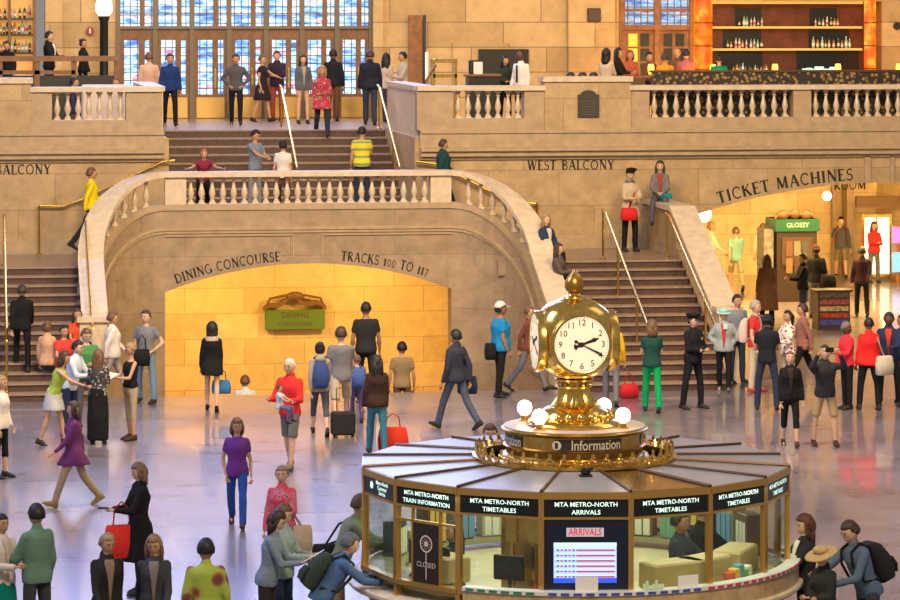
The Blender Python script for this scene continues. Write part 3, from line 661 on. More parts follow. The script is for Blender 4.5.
        if kk in (-2,-3,2,1,-1):
            mb=MB(M); xs={-2:(-.2,.2),-3:(.0,),2:(.1,),1:(.02,),-1:(.02,)}[kk]
            if kk==-2:
                for x in xs: mb.box((x-.012,-apo-.012,1.11),(x+.012,-apo+.02,1.875))
                mb.box((-hw,-apo-.012,1.73),(hw,-apo+.02,1.755))
                child(booth,'mullion',mb,FRAMEB)
                mb=MB(M); mb.box((-.19,-apo-.006,1.10),(.19,-apo+.01,1.725)); cl=child(booth,'closed_panel',mb,mat('dark_brown_panel',(.025,.014,.01),.4))
                mb=MB(M); 
                for i in range(20):
                    a=2*PI*i/20; b=2*PI*(i+1)/20; 
                    for r0,r1 in ((.075,.09),(.0,.03)):
                        mb.add([(r0*math.cos(a)+.0,-apo-.009,1.52+r0*math.sin(a)),(r1*math.cos(a),-apo-.009,1.52+r1*math.sin(a)),(r1*math.cos(b),-apo-.009,1.52+r1*math.sin(b)),(r0*math.cos(b),-apo-.009,1.52+r0*math.sin(b))],[(0,1,2,3)])
                mb.box((-.006,-apo-.009,1.15),(.006,-apo-.008,1.43))
                for p in range(12):
                    a=p*PI/6; mb.add([(.045*math.cos(a-.1),-apo-.0095,1.52+.045*math.sin(a-.1)),(.07*math.cos(a),-apo-.0095,1.52+.07*math.sin(a)),(.045*math.cos(a+.1),-apo-.0095,1.52+.045*math.sin(a+.1))],[(0,1,2)])
                child(cl,'clock_drawing',mb,mat('panel_ivory',(.72,.6,.5),.5))
                v2,f2=sans('CLOSED',.075,.0); mb=MB(M); put_flat(mb,v2,f2,(0,-apo-.009,1.30),(1,0,0),(0,0,1)); child(cl,'lettering',mb,mat('panel_ivory',(.72,.6,.5),.5))
rc_=random.Random(5); CB=[(.10,.06,.03),(.35,.27,.14),(.03,.03,.035),(.45,.42,.36),(.22,.12,.05)]
for q_ in range(13):
    a=PH0+rad(105+q_*12.5); hh=rc_.uniform(.18,.62); mb=MB(KM(a)); mb.bbox((-.17,-2.12,1.05),(.15,-1.93,1.05+hh),.012); child(booth,'cabinet',mb,mat('booth_case_%d'%(q_%5),CB[q_%5],.45))
    mb=MB(KM(a)); 
    for j in range(3): mb.box((-.15+j*.1,-1.925,1.07),(-.07+j*.1,-1.92,1.05+hh*.8))
    child(booth,'pamphlet_row',mb,mat('pamphlets_%d'%(q_%4),[(.6,.6,.55),(.1,.25,.5),(.5,.35,.1),(.1,.3,.2)][q_%4],.5))
# ledge with paper tape
def seg_ring(mb, r0,r1,z0,z1,a0,a1,n,m=None):
    rg=[]
    for i in range(n+1):
        a=a0+(a1-a0)*i/n; c,s=math.cos(a),math.sin(a)
        rg.append([(KX+r0*c,KY+r0*s,z0),(KX+r1*c,KY+r1*s,z0),(KX+r1*c,KY+r1*s,z1),(KX+r0*c,KY+r0*s,z1)])
    mb.rings(rg,m)
A=lambda px: PH0+math.asin(max(-1,min(1,(px-585)/228)))+rad(0) 
aL,aR=PH0-rad(31),PH0+rad(93)
mb=MB(); seg_ring(mb,2.3,2.43,.93,1.12,aL,aR,30); child(booth,'ledge_fascia',mb,PANELW,True)
mb=MB(); seg_ring(mb,2.30,2.45,1.12,1.16,aL,aR,30); child(booth,'ledge',mb,mat('ledge_white',(.70,.73,.70),.4),True)
for nm,c,a,b in (('green',(.02,.22,.12),aL+.02,PH0-.2),('blue',(.04,.06,.45),PH0-.16,PH0+.52),('red',(.6,.04,.06),PH0+.54,aR-.03)):
    mb=MB(); n=int((b-a)/.05)
    for i in range(n): seg_ring(mb,2.452,2.456,1.127,1.152,a+(b-a)*i/n,a+(b-a)*(i+.66)/n,1)
    child(booth,'tape_mark',mb,mat('tape_'+nm,c,.5))
# centre column and inside furniture
mb=MB(); mb.lathe([(.62,0),(.62,2.13)],(KX,KY,0),32); child(booth,'brass_column',mb,BRASS2,True)
mb=MB(); seg_ring(mb,1.50,1.53,.1,2.12,PH0-rad(33),PH0-rad(6),10); seg_ring(mb,1.50,1.53,.1,2.12,PH0+rad(7),PH0+rad(19),6); child(booth,'brass_partition',mb,BRASS2,True)
for q_ in (-28,-19,-12,12): 
    mb=MB(KM(PH0+rad(q_))); mb.box((-.02,-1.55,.1),(.02,-1.50,2.1)); mb.box((-.06,-1.56,1.5),(.06,-1.53,1.75)); child(booth,'partition_trim',mb,BRASS)
mb=MB(); mb.lathe([(0,.02),(2.2,.02)],(KX,KY,0),48); child(booth,'booth_floor',mb,mat('booth_floor_dark',(.08,.06,.04),.5))
mb=MB(); seg_ring(mb,1.85,2.24,1.0,1.05,0,2*PI,48); child(booth,'desk',mb,mat('desk_top',(.28,.24,.14),.4),True)
for a,s in ((rad(-66),.34),(rad(-52),.3),(rad(-30),.36),(rad(-150),.3)):
    mb=MB(KM(a)); mb.bbox((-s,-1.98,1.05),(s*.9,-1.65,1.33),.02); child(booth,'cabinet',mb,mat('office_tan',(.55,.42,.2),.5))
# crest ring, drum with lettering
zr=2.18
mb=MB(); mb.lathe([(1.08,zr),(1.11,zr+.02),(1.11,zr+.05),(1.04,zr+.07),(1.0,zr+.07),(1.0,zr)],(KX,KY,0),64); child(booth,'crest_ring',mb,BRASS2,True)
for i in range(44):
    a=2*PI*i/44; M=KM(a); mb=MB(M)
    mb.tube([(-.055,-1.06,zr+.06),(-.03,-1.07,zr+.13),(.02,-1.07,zr+.12),(.045,-1.06,zr+.07)],.013,5)
    mb.ell((0,-1.07,zr+.15),(.022,.015,.045),6,5); mb.ell((.035,-1.07,zr+.095),(.02,.015,.02),6,5); mb.ell((.07,-1.065,zr+.085),(.014,.012,.022),6,5)
    child(booth,'crest_scroll',mb,BRASS,True)
mb=MB(); mb.lathe([(.79,2.19),(.82,2.21),(.80,2.24),(.74,2.26),(.745,2.33),(.78,2.345),(.745,2.36),(.745,2.485),(.79,2.50),(.80,2.52),(.78,2.535),(.0,2.54)],(KX,KY,0),64)
drum=child(booth,'drum',mb,BRASS2,True)
DT=mat('drum_top_marble',(.80,.68,.55),.3); mb=MB(); mb.lathe([(0,2.541),(.77,2.541),(.77,2.548),(0,2.55)],(KX,KY,0),48); child(booth,'drum_top',mb,DT,True)
for kq in range(4):
    c0=PH0+rad(8)+kq*PI/2; c0+=rad(5)
    mb=MB(); seg_ring(mb,.740,.752,2.365,2.478,c0-rad(32),c0+rad(26),20); child(booth,'name_band',mb,mat('band_black',(.035,.03,.028),.35),True)
    v2,f2=sans('Information',.155,.006); mb=MB(); wmx=max(x for x,y in v2)
    def wrapv(v2,off): return [V((KX+.756*math.cos(c0+off+x/.756),KY+.756*math.sin(c0+off+x/.756),2.415+y)) for x,y in v2]
    mb.add(wrapv([(x*.78,y) for x,y in v2],rad(3)),f2)
    o=child(booth,'lettering',mb,mat('cream_lettering',(.8,.72,.6),.5))
    mb=MB(); cc=[(.05*math.cos(2*PI*i/16)-.44,.05*math.sin(2*PI*i/16)) for i in range(16)]; mb.add(wrapv(cc,rad(3)),[tuple(range(16))]); child(booth,'round_logo',mb,mat('cream_lettering',(.8,.72,.6),.5))
    mb=MB(); cc=[(-.46,-.035),(-.425,-.035),(-.425,.03),(-.46,.03)]; mb.add([V((KX+.758*math.cos(c0+rad(3)+x/.756),KY+.758*math.sin(c0+rad(3)+x/.756),2.415+y)) for x,y in cc],[(0,1,2,3)]); child(booth,'logo_mark',mb,mat('band_black',(.035,.03,.028),.35))
GLOBE=mat('glowing_opal_globe',(1,.9,.75),.3,emit=(1,.80,.52),es=5)
for px,py in ((525,414),(538,425),(606,411),(621,423),(553,436),(600,436)):
    small=py>430
    sgn=1 if px in(538,621,553,600) else -1
    dx=(px-574)/92.; rr=.38 if small else .62; dy=-math.sqrt(max(rr*rr-dx*dx,.01))*sgn
    if not small and sgn<0: dy=math.sqrt(max(.62**2-dx*dx,.01))*1
    x=KX+dx*cY+dy*sY; y=KY-dx*sY+dy*cY
    g=empty('globe_lamp',(x,y,2.55),'','')
    for kx in ('label','category'):
        if kx in g: del g[kx]
    g.parent=booth; g.location=V((x,y,2.55))-booth.location
    r=.045 if small else .083
    mb=MB(); mb.lathe([(.07*r/.083,2.545),(.075*r/.083,2.56),(.04*r/.083,2.575),(.035*r/.083,2.6),(.055*r/.083,2.615)],(x,y,0),14); child(g,'lamp_base',mb,BRASS,True)
    mb=MB(); mb.ell((x,y,2.61+r),(r,r,r),16,12); child(g,'globe',mb,GLOBE,'all')
mb=MB(KM(PH0+rad(2))); mb.bbox((-.07,-1.42,2.18),(.07,-1.30,2.20),.01); mb.bbox((-.05,-1.39,2.2),(.05,-1.33,2.27),.015); mb.tube([(0,-1.36,2.24),(.06,-1.44,2.27)],.018,6); child(booth,'roof_camera',mb,DARK)
# ---- the clock
clock=empty('clock',(KX,KY,2.55),'four-faced polished brass clock with acorn finial on top of the booth','clock')
mb=MB(); prof=[(.0,2.55),(.50,2.552),(.52,2.57),(.50,2.60),(.44,2.62),(.40,2.66),(.37,2.70),(.31,2.74),(.27,2.76)]
mb.lathe(prof,(KX,KY,0),48); child(clock,'foot',mb,BRASS,True)
rg=[]; nf=24
for r,z in [(.28,2.75),(.235,2.78),(.20,2.83),(.175,2.88),(.16,2.92),(.155,2.95)]:
    ring=[]
    for j in range(nf*4):
        a=2*PI*j/(nf*4); q=r*(1+.05*math.cos(nf*a)); ring.append((KX+q*math.cos(a),KY+q*math.sin(a),z))
    rg.append(ring)
mb=MB(); mb.rings(rg); child(clock,'fluted_stem',mb,BRASS,True)
for i in range(20):
    a=2*PI*i/20; mb=MB(KM(a)); mb.ell((0,-.40,2.66),(.05,.045,.055),8,6); child(clock,'leaf_boss',mb,BRASS,True)
mb=MB(); mb.lathe([(.155,2.945),(.19,2.955),(.195,2.975),(.16,2.985),(.16,3.01),(.21,3.03),(.215,3.05),(.18,3.06),(.23,3.075),(.24,3.10),(.19,3.12)],(KX,KY,0),32); child(clock,'collar',mb,BRASS,True)
for i in range(16):
    a=2*PI*i/16; mb=MB(KM(a)); mb.ell((0,-.175,2.998),(.026,.02,.024),6,5); child(clock,'collar_bead',mb,BRASS,True)
# body: rounded cube-like sphere
ZC=3.49; CR=.445
rg=[]; nj=64; ni=28
for i in range(1,ni):
    t=PI*i/ni; ring=[]
    for j in range(nj):
        a=2*PI*j/nj
        d=V((math.sin(t)*math.cos(a),math.sin(t)*math.sin(a),-math.cos(t)))
        # squarish towards the four faces, in hall axes
        p=2.6; hh=(abs(d.x)**p+abs(d.y)**p+abs(d.z)**p)**(1/p)
        x,y,z=d.x/hh*.435,d.y/hh*.435,d.z/hh*.43
        if abs(x)>.425: x=math.copysign(.425,x)
        if abs(y)>.425: y=math.copysign(.425,y)
        ring.append((KX+x,KY+y,ZC+z+.0))
    rg.append(ring)
mb=MB(); mb.rings(rg); body=child(clock,'body',mb,BRASS,True)
mb=MB(); mb.lathe([(.30,3.84),(.27,3.86),(.17,3.915),(.13,3.925),(.12,3.945),(.075,3.955),(.06,3.975),(.075,3.985),(.05,4.0)],(KX,KY,0),32); child(clock,'cap',mb,BRASS,True)
mb=MB(); mb.lathe([(.05,3.985),(.085,4.0),(.105,4.04),(.105,4.09),(.085,4.14),(.055,4.175),(.03,4.20),(.022,4.225),(.0,4.235)],(KX,KY,0),16); child(clock,'acorn_finial',mb,mat('antique_gold',(.55,.30,.06),.3,.9),True)
DIAL=mat('opal_dial',(.75,.66,.48),.3,emit=(1,.84,.55),es=.55)
for kq in range(4):
    phi=-PI/2+kq*PI/2; M=KM(phi); yD=-.43
    def disc(mb,r0,r1,y,n=48,m=None):
        mb.rings([[(r*math.cos(2*PI*j/n),y_,ZC-.03+r*math.sin(2*PI*j/n)) for j in range(n)] for r,y_ in ((r0,y),(r1,y))],m,cap=False)
    mb=MB(M)
    n=48; rg=[[(r*math.cos(2*PI*j/n),y_,ZC-.03+r*math.sin(2*PI*j/n)) for j in range(n)] for r,y_ in ((.335,-.36),(.335,-.43),(.325,-.445),(.31,-.447),(.298,-.44),(.298,-.42))]
    mb.rings(rg,cap=False); d=child(clock,'bezel',mb,BRASS,True)
    mb=MB(M); mb.rings([[(r*math.cos(2*PI*j/n),y_,ZC-.03+r*math.sin(2*PI*j/n)) for j in range(n)] for r,y_ in ((.30,-.42),(.30,-.434))]); dial=child(clock,'dial',mb,DIAL)
    mb=MB(M)
    for h in range(1,13):
        a=PI/2-h*PI/6; v2,f2=sans(str(h),.095,.004); put_flat(mb,v2,f2,(.235*math.cos(a),yD-.009,ZC-.03+.235*math.sin(a)),(1,0,0),(0,0,1))
    for mm in range(60):
        a=mm*PI/30; r0,r1=.278,.288; w_=.003
        c_,s_=math.cos(a),math.sin(a); mb.add([(r0*c_-w_*s_,yD-.009,ZC-.03+r0*s_+w_*c_),(r0*c_+w_*s_,yD-.009,ZC-.03+r0*s_-w_*c_),(r1*c_+w_*s_,yD-.009,ZC-.03+r1*s_-w_*c_),(r1*c_-w_*s_,yD-.009,ZC-.03+r1*s_+w_*c_)],[(0,1,2,3)])
    INK=mat('clock_black',(.03,.018,.01),.5)
    child(dial,'numerals',mb,INK)
    for ang,L_,w_,nm in ((PI/2-2*PI*(19.5/60),.27,.012,'minute_hand'),(PI/2-2*PI*(2.33/12),.20,.020,'hour_hand')):
        mb=MB(M); c_,s_=math.cos(ang),math.sin(ang)
        pr=[(-.09,w_*.9),(-.075,w_*1.7),(-.05,w_*.7),(0,w_*1.5),(.03,w_*.6),(L_*.62,w_*.9),(L_*.72,w_*1.2),(L_,.002)]
        lo=[];hi=[]
        for l,w1 in pr: lo.append((l*c_-w1*s_,l*s_+w1*c_)); hi.append((l*c_+w1*s_,l*s_-w1*c_))
        ol=lo+hi[::-1]; o_=.0
        yy=-.445 if nm=='hour_hand' else -.451
        mb.rings([[(x,yy,ZC-.03+z) for x,z in ol],[(x,yy+.004,ZC-.03+z) for x,z in ol]]); child(dial,nm,mb,INK)
# ---- things lying in and on the booth
def simple(name,label,cat,mb,m,group=None,smooth=False,loc=None):
    o=mb.build(name,m,None,smooth,True,loc); return tag(o,label,cat,group)
pz=1.16
mb=MB(KM(PH0)); mb.box((-.115,-2.40,pz),(.115,-2.385,pz+.15)); simple('notice_card','white notice card propped below the arrivals screen','card',mb,WHITE)
mb=MB(KM(PH0+rad(24))); mb.box((-.03,-2.40,pz),(.20,-2.385,pz+.12)); simple('notice_card','white notice card standing on the ledge right of the arrivals screen','card',mb,WHITE)
mb=MB(KM(PH0+rad(17)));
for i in range(7): mb.tube([(-.1+i*.03,-2.38,pz),(-.11+i*.035,-2.36,pz+.06+.03*math.sin(i*2))],.016,6)
simple('paper_bundle','crumpled green and white papers on the booth ledge','paper',mb,mat('pale_green_paper',(.55,.7,.5),.6))
mb=MB(KM(PH0+rad(50))); cols=[(.8,.1,.05),(.9,.6,.05),(.1,.35,.6),(.15,.5,.1),(.85,.85,.8)]
for i,c in enumerate(cols): 
    m_=MB(KM(PH0+rad(47+i*2.2))); m_.bbox((-.05,-2.16,1.11),(.05,-2.06,1.19+.03*(i%3)),.01); simple('brochure_stack',('red','yellow','blue','green','white')[i]+' brochures piled inside the booth window at right','brochures',m_,mat('brochure_%d'%i,c,.5),'brochure piles inside the booth')
mb=MB(KM(PH0-rad(17))); mb.lathe([(.045,0),(.03,.02),(.035,.09),(.012,.13)],(.12,-2.1,1.06),10); simple('red_bottle','small red bottle standing inside the booth window','bottle',mb,mat('red_plastic',(.7,.05,.02),.4),None,True)
for a,lb in ((-24,'black monitor inside the booth left of the arrivals screen'),(-52,'black monitor behind the closed booth window'),(-66,'dark monitor in the leftmost booth window')):
    M=KM(PH0+rad(a)); e=empty('monitor',M@V((0,-1.85,1.05)),lb,'monitor')
    mb=MB(M); mb.bbox((-.17,-1.9,1.16),(.17,-1.86,1.42),.01); child(e,'screen',mb,DARK); mb=MB(M); mb.tube([(0,-1.85,1.05),(0,-1.86,1.2)],.02,8); mb.lathe([(.09,0),(.09,.015)],(0,-1.85,1.05),12); child(e,'stand',mb,DARK)
# ================================================================ BALCONY FURNISHINGS
def at(px,py,y): return onY(px,py,y)
# left: lamp post
xl=XB(104); e=empty('lamp_post',(xl,77,ZD),'black post topped by a glowing white glass lamp','lamp')
xl=xAt(104,77)
mb=MB(); mb.lathe([(.16,ZD),(.16,ZD+.1),(.11,ZD+.2),(.10,6.85),(.13,6.9),(.13,6.98)],(xl,77,0),14); child(e,'pole',mb,DARK,True)
mb=MB(); mb.lathe([(.12,6.98),(.19,7.08),(.20,7.2),(.16,7.4),(.11,7.7),(.06,7.8)],(xl,77,0),16); child(e,'lamp_shade',mb,mat('lit_lamp_glass',(1,.9,.8),.4,emit=(1,.82,.6),es=4),True)
# left wooden rail of the restaurant
x0,x1=xAt(-5,74.6),xAt(118,74.6); e=empty('wooden_railing',((x0+x1)/2,74.6,ZD),'brown wooden restaurant railing with dark panels at upper left','railing')
za=at(60,56,74.6).z; mb=MB(); mb.box((x0,74.5,za-.12),(x1,74.8,za)); mb.box((x0,74.55,za-.42),(xAt(75,74.6),74.7,za-.33)); child(e,'rail',mb,WOOD2)
mb=MB()
for px in (0,37,74,117): x=xAt(px,74.6); mb.box((x-.06,74.55,ZD),(x+.06,74.75,za-.1)); 
child(e,'post',mb,WOOD2); mb=MB(); mb.box((x0,74.62,ZD+.1),(x1,74.66,za-.45)); child(e,'panel',mb,DARK)
# left bar shelves
x0,x1=xAt(-30,80.4),xAt(34,80.4)
def shelf_unit(name,label,x0,x1,y,zlist,ztop,lit,md):
    e=empty(name,((x0+x1)/2,y,ZD),label,'shelves')
    mb=MB(); mb.box((x0,y+.35,ZD),(x1,y+.4,ztop)); child(e,'back_panel',mb,lit)
    for z in zlist: mb=MB(); mb.box((x0,y,z-.05),(x1,y+.35,z)); child(e,'shelf',mb,md)
    return e
LITB=mat('lit_amber_panel',(.6,.3,.1),.5,emit=(1,.45,.1),es=.45)
zl=[at(10,py,79.2).z for py in (52,34,18)]
shelf_unit('back_bar','warmly lit bar shelves at the far upper left',xAt(-40,79.2),xAt(33,79.2),79.05,zl,TOPZ,LITB,DARK)
mb=MB(); mb.box((xAt(33,79),BW-.02,ZD),(xAt(36,79),BW+.5,TOPZ)); mb.box((xAt(8,79),BW+.0,ZD),(xAt(11,79),BW+.5,TOPZ)); struct('trim_7',mb,WOOD2,'wooden posts of the left bar','trim')
def bottle_proto(name,label,cols,kind=0):
    e=empty(name,(0,0,0),label,'bottle')
    mb=MB(); pr=[(.0,0),(.038,0),(.04,.02),(.04,.19),(.015,.24),(.014,.30),(.0,.30)] if kind==0 else [(.0,0),(.03,0),(.035,.03),(.042,.12),(.03,.2),(.018,.22),(.0,.26)]
    mb.lathe(pr,(0,0,0),8); child(e,'glass_body',mb,mat('bottle_glass_%d'%cols[0],cols[1],.15,coat=.5),True)
    mb=MB(); mb.lathe([(.041,.06),(.041,.14)],(0,0,0),8); child(e,'paper_label',mb,mat('bottle_label_%d'%cols[0],cols[2],.6)); return e
BP=[bottle_proto('bottle','bottle',(i,a,b),i%2) for i,(a,b) in enumerate([((.02,.06,.02),(.7,.6,.4)),((.35,.15,.03),(.8,.75,.6)),((.5,.55,.5),(.6,.1,.08)),((.03,.02,.02),(.75,.65,.3)),((.25,.4,.3),(.8,.8,.8))])]
used=set()
def copy_tree(o,loc,label=None,group=None,rz=None,scale=None):
    r=o.copy(); C.objects.link(r); r.location=loc
    if label: r['label']=label
    if group: r['group']=group
    if rz is not None: r.rotation_euler.z=rz
    if scale: r.scale=(scale,)*3
    for ch in list(o.children):
        c=ch.copy(); C.objects.link(c); c.parent=r
        for g in ch.children: d=g.copy(); C.objects.link(d); d.parent=c
    return r
rnd=random.Random(3)
def bottles(pa,pb,z,y,n,label,group,sc=1.0):
    xa,xb=xAt(pa,y),xAt(pb,y)
    for i in range(n):
        k=rnd.randrange(5); p=BP[k]; loc=(xa+(xb-xa)*(i+.5)/n+rnd.uniform(-.01,.01),y+rnd.uniform(-.06,.06),z); s_=sc*rnd.uniform(.8,1.15)
        if k not in used: used.add(k); p.location=loc; p['label']=label; p['group']=group; p.scale=(s_,)*3
        else: copy_tree(p,loc,label,group,None,s_)
bottles(-2,32,zl[1],79.2,9,'bottle on the lit shelf at far upper left','bottles on the left bar shelves')
bottles(-2,32,zl[0],79.2,9,'bottle on the low shelf at far upper left','bottles low on the left bar shelves')
bottles(-2,32,zl[2],79.2,7,'bottle on the topmost visible shelf at far upper left','bottles high on the left bar shelves')
# right bar
y=79.3; ztop=at(780,3,79).z; zz=[at(780,py,y).z for py in (26.5,48.5,70)]
e=shelf_unit('back_bar','wide reddish brown back bar with two lit shelves',xAt(692,y),xAt(882,y),y,[],ztop+.3,mat('bar_red_wood',(.12,.035,.015),.35,noise_s=3,noise_a=.3),WOOD)
SHL=mat('lit_shelf_edge',(.7,.4,.1),.4,emit=(1,.55,.12),es=.5)
for z in zz[:2]: mb=MB(); mb.box((xAt(692,y),y-.02,z-.05),(xAt(862,y),y+.35,z)); child(e,'shelf',mb,SHL)
mb=MB(); mb.box((xAt(692,y),y-.1,ztop-.02),(xAt(862,y),y+.35,ztop+.12)); child(e,'lit_top_beam',mb,SHL)
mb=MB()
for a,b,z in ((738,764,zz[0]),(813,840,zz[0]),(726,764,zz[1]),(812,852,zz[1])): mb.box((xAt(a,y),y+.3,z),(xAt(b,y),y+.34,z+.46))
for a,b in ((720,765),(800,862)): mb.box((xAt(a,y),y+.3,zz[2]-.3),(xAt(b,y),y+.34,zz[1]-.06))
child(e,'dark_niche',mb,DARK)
bottles(738,764,zz[0],y+.12,7,'bottle on the upper left part of the right back bar','bottles upper left on the right back bar',.8)
bottles(813,840,zz[0],y+.12,7,'bottle on the upper right part of the right back bar','bottles upper right on the right back bar',.8)
bottles(726,764,zz[1],y+.12,10,'bottle on the middle shelf left side of the right back bar','bottles middle left on the right back bar',.9)
bottles(812,852,zz[1],y+.12,10,'bottle on the middle shelf right side of the right back bar','bottles middle right on the right back bar',.9)
# bar counter
yb=77.6; zc_=5.52
e=empty('bar_counter',(xAt(790,yb),yb,ZD),'long wooden bar counter in front of the right back bar','counter')
mb=MB(); mb.bbox((xAt(700,yb),yb-.3,zc_-.06),(xAt(930,yb),yb+.4,zc_),.02); child(e,'counter_top',mb,WOOD2); mb=MB(); mb.box((xAt(702,yb),yb-.2,ZD),(xAt(928,yb),yb+.3,zc_-.06)); child(e,'counter_front',mb,WOOD)
bottles(733,768,zc_,yb+.05,12,'bottle on the bar counter left of the candle lamp','bottles on the bar counter left',1.0)
GLS=mat('glowing_mint_glassware',(.55,.85,.75),.15,emit=(.5,.9,.75),es=.5)  # glasses glow by themselves; their brightness is put into the emission
gp=empty('drinking_glass',(0,0,0),'drinking glass in the bright cluster on the bar counter','glass','glasses on the bar counter')
mb=MB(); mb.lathe([(.028,0),(.03,.01),(.038,.13),(.036,.13),(.026,.015),(0,.015)],(0,0,0),10); child(gp,'bowl',mb,GLS,True)
k=0
for r_ in range(3):
    for i in range(9):
        loc=(xAt(805,yb)+i*.095+rnd.uniform(-.015,.015),yb-.18+r_*.14,zc_+ (.0)); 
        if k==0: gp.location=loc
        else: copy_tree(gp,loc,None,None,None,rnd.uniform(.9,1.6))
        k+=1
for px,yy in ((703,78.9),(870,78.9)):
    x=xAt(px,yy); w_=.235 if px==703 else .15
    e=empty('light_column',(x,yy,ZD),'broad glowing amber column at the left end of the bar' if px==703 else 'slim glowing orange column at the right end of the bar','column light')
    for i in range(5):
        z0=ZD+.05+i*.58+.0; mb=MB(); mb.lathe([(w_*.96,z0),(w_,z0+.02),(w_,z0+.53),(w_*.96,z0+.55)],(x,yy,0),20)
        amb,nt,b=nodes('amber_column_%d_%d'%(px,i)) if i==0 else (amb,None,None)
        if i==0:
            n=nt.nodes.new('ShaderNodeTexNoise'); n.inputs['Scale'].default_value=3.2; tc=nt.nodes.new('ShaderNodeTexCoord'); nt.links.new(tc.outputs['Object'],n.inputs['Vector'])
            r=ramp(nt,[(.38,(.80,.08,.002)),(.54,(1,.19,.005)),(.70,(1,.50,.06))]); nt.links.new(n.outputs['Fac'],r.inputs[0]); nt.links.new(r.outputs[0],b.inputs['Emission Color']); b.inputs['Emission Strength'].default_value=1.15; b.inputs['Base Color'].default_value=(.1,.02,.002,1)
        child(e,'shade_segment',mb,amb,True)
    mb=MB(); mb.lathe([(w_*.8,ZD),(w_*.8,TOPZ-.4)],(x,yy,0),12); child(e,'core',mb,BRONZE)
CND=mat('candle_glow',(1,.6,.1),.4,emit=(1,.50,.06),es=2.2)
for px,py,yy,lb in ((713,66,76.9,'small glowing candle lamp beside the amber column'),(775,66,77.5,'small glowing candle lamp in the middle of the bar counter'),(838,66,77.5,'small glowing candle lamp right of the bright glasses'),(651,68,75.2,'small glowing candle lamp on the diners table'),(899,66,77.5,'small glowing candle lamp at the right picture edge')):
    x=xAt(px,yy); zb_=zc_ if yy>76 else 5.56
    if px==713: zb_=zc_-.0; yy=77.4; x=xAt(px,yy)
    e=empty('candle_lamp',(x,yy,zb_),lb,'lamp')
    mb=MB(); mb.lathe([(.03,zb_),(.04,zb_+.02)],(x,yy,0),10); child(e,'lamp_base',mb,BRONZE); mb=MB(); mb.lathe([(.05,zb_+.02),(.075,zb_+.08),(.08,zb_+.2),(.06,zb_+.27)],(x,yy,0),12); child(e,'lamp_shade',mb,CND,True)
# pierced screen behind the right balcony coping
m,nt,b=nodes('leaf_pattern_screen'); tc=nt.nodes.new('ShaderNodeTexCoord'); vo=nt.nodes.new('ShaderNodeTexVoronoi'); vo.inputs['Scale'].default_value=11; nt.links.new(tc.outputs['Object'],vo.inputs['Vector'])
r=ramp(nt,[(.15,(.40,.24,.08)),(.38,(.16,.09,.03)),(.5,(.02,.015,.01))]); nt.links.new(vo.outputs['Distance'],r.inputs[0]); nt.links.new(r.outputs[0],b.inputs['Base Color'])
ys=67.2; e=empty('ornamental_screen',(xAt(780,ys),ys,5.3),'low dark ornamental screen with leaf pattern behind the right balustrade','screen')
mb=MB(); mb.box((xAt(652,ys),ys,ZD),(xAt(935,ys),ys+.08,at(780,72,ys).z)); child(e,'pattern_panel',mb,m)
mb=MB(); mb.box((xAt(650,ys),ys-.03,at(780,72,ys).z),(xAt(935,ys),ys+.12,at(780,70,ys).z)); child(e,'top_rail',mb,BRONZE)
mb=MB(); mb.box((xAt(562,ys),ys+.3,ZD),(xAt(648,ys),ys+.5,at(600,78,ys).z-.02)); simple('divider','plain dark divider behind the plaque pedestal','divider',mb,BRONZE)
# middle: board, desk, gold stand, opening
yy=78.9; a=at(478,82,yy); b2=at(528,49,yy); e=empty('wall_board',((a.x+b2.x)/2,yy-.02,a.z),'large black board on the stone wall behind the host desk','board')
mb=MB(); mb.box((a.x,yy-.12,ZD+.6),(b2.x,yy-.06,b2.z)); child(e,'board_face',mb,DARK); 
yy=78.7; mb=MB(); mb.box((xAt(409,yy),yy-.0,ZD),(xAt(422,yy),yy+.1,at(400,15,yy).z)); simple('display_stand','tall narrow brown wooden stand against the wall','stand',mb,WOOD)
mb=MB(); mb.box((xAt(423,yy),yy+.0,ZD),(xAt(426,yy),yy+.08,at(400,15,yy).z)); simple('dark_strip','thin dark blue strip beside the tall brown panel','panel',mb,mat('navy_strip',(.01,.015,.04),.4))
yd=73; e=empty('host_desk',(xAt(490,yd),yd,ZD),'dark host desk with wooden top beside the waiters','desk')
zd=at(490,74,yd).z; mb=MB(); mb.bbox((xAt(465,yd),yd-.3,zd-.06),(xAt(500,yd),yd+.3,zd),.02); child(e,'desk_top',mb,WOOD2); mb=MB(); mb.box((xAt(467,yd),yd-.25,ZD),(xAt(498,yd),yd+.25,zd-.06)); child(e,'desk_body',mb,DARK)
mb=MB(); mb.box((xAt(473,yd),yd-.1,zd),(xAt(482,yd),yd-.08,zd+.28)); simple('sign_card','white card standing on the host desk','card',mb,WHITE)
mb=MB(); mb.bbox((xAt(469,yd),yd+.0,zd),(xAt(479,yd),yd+.1,zd+.32),.02); simple('desk_monitor','dark monitor behind the white card on the host desk','monitor',mb,DARK)
yd=72; e=empty('gold_lectern',(xAt(447,yd),yd,ZD),'polished gold menu lectern at the head of the right stairs','lectern')
zt_=at(447,59,yd).z; mb=MB()
for px in (434,456): x=xAt(px,yd); mb.box((x-.03,yd,ZD),(x+.03,yd+.4,zt_))
child(e,'leg',mb,BRASS); mb=MB(); mb.bbox((xAt(433,yd),yd-.05,zt_-.08),(xAt(457,yd),yd+.45,zt_),.02); mb.box((xAt(433,yd),yd,zt_-.42),(xAt(457,yd),yd+.4,zt_-.34)); child(e,'top_frame',mb,BRASS)
mb=MB(); p=at(426,81,yd); q=at(436,65,yd); mb.tube([p,q],.03,6); child(e,'slanted_arm',mb,WOOD2)
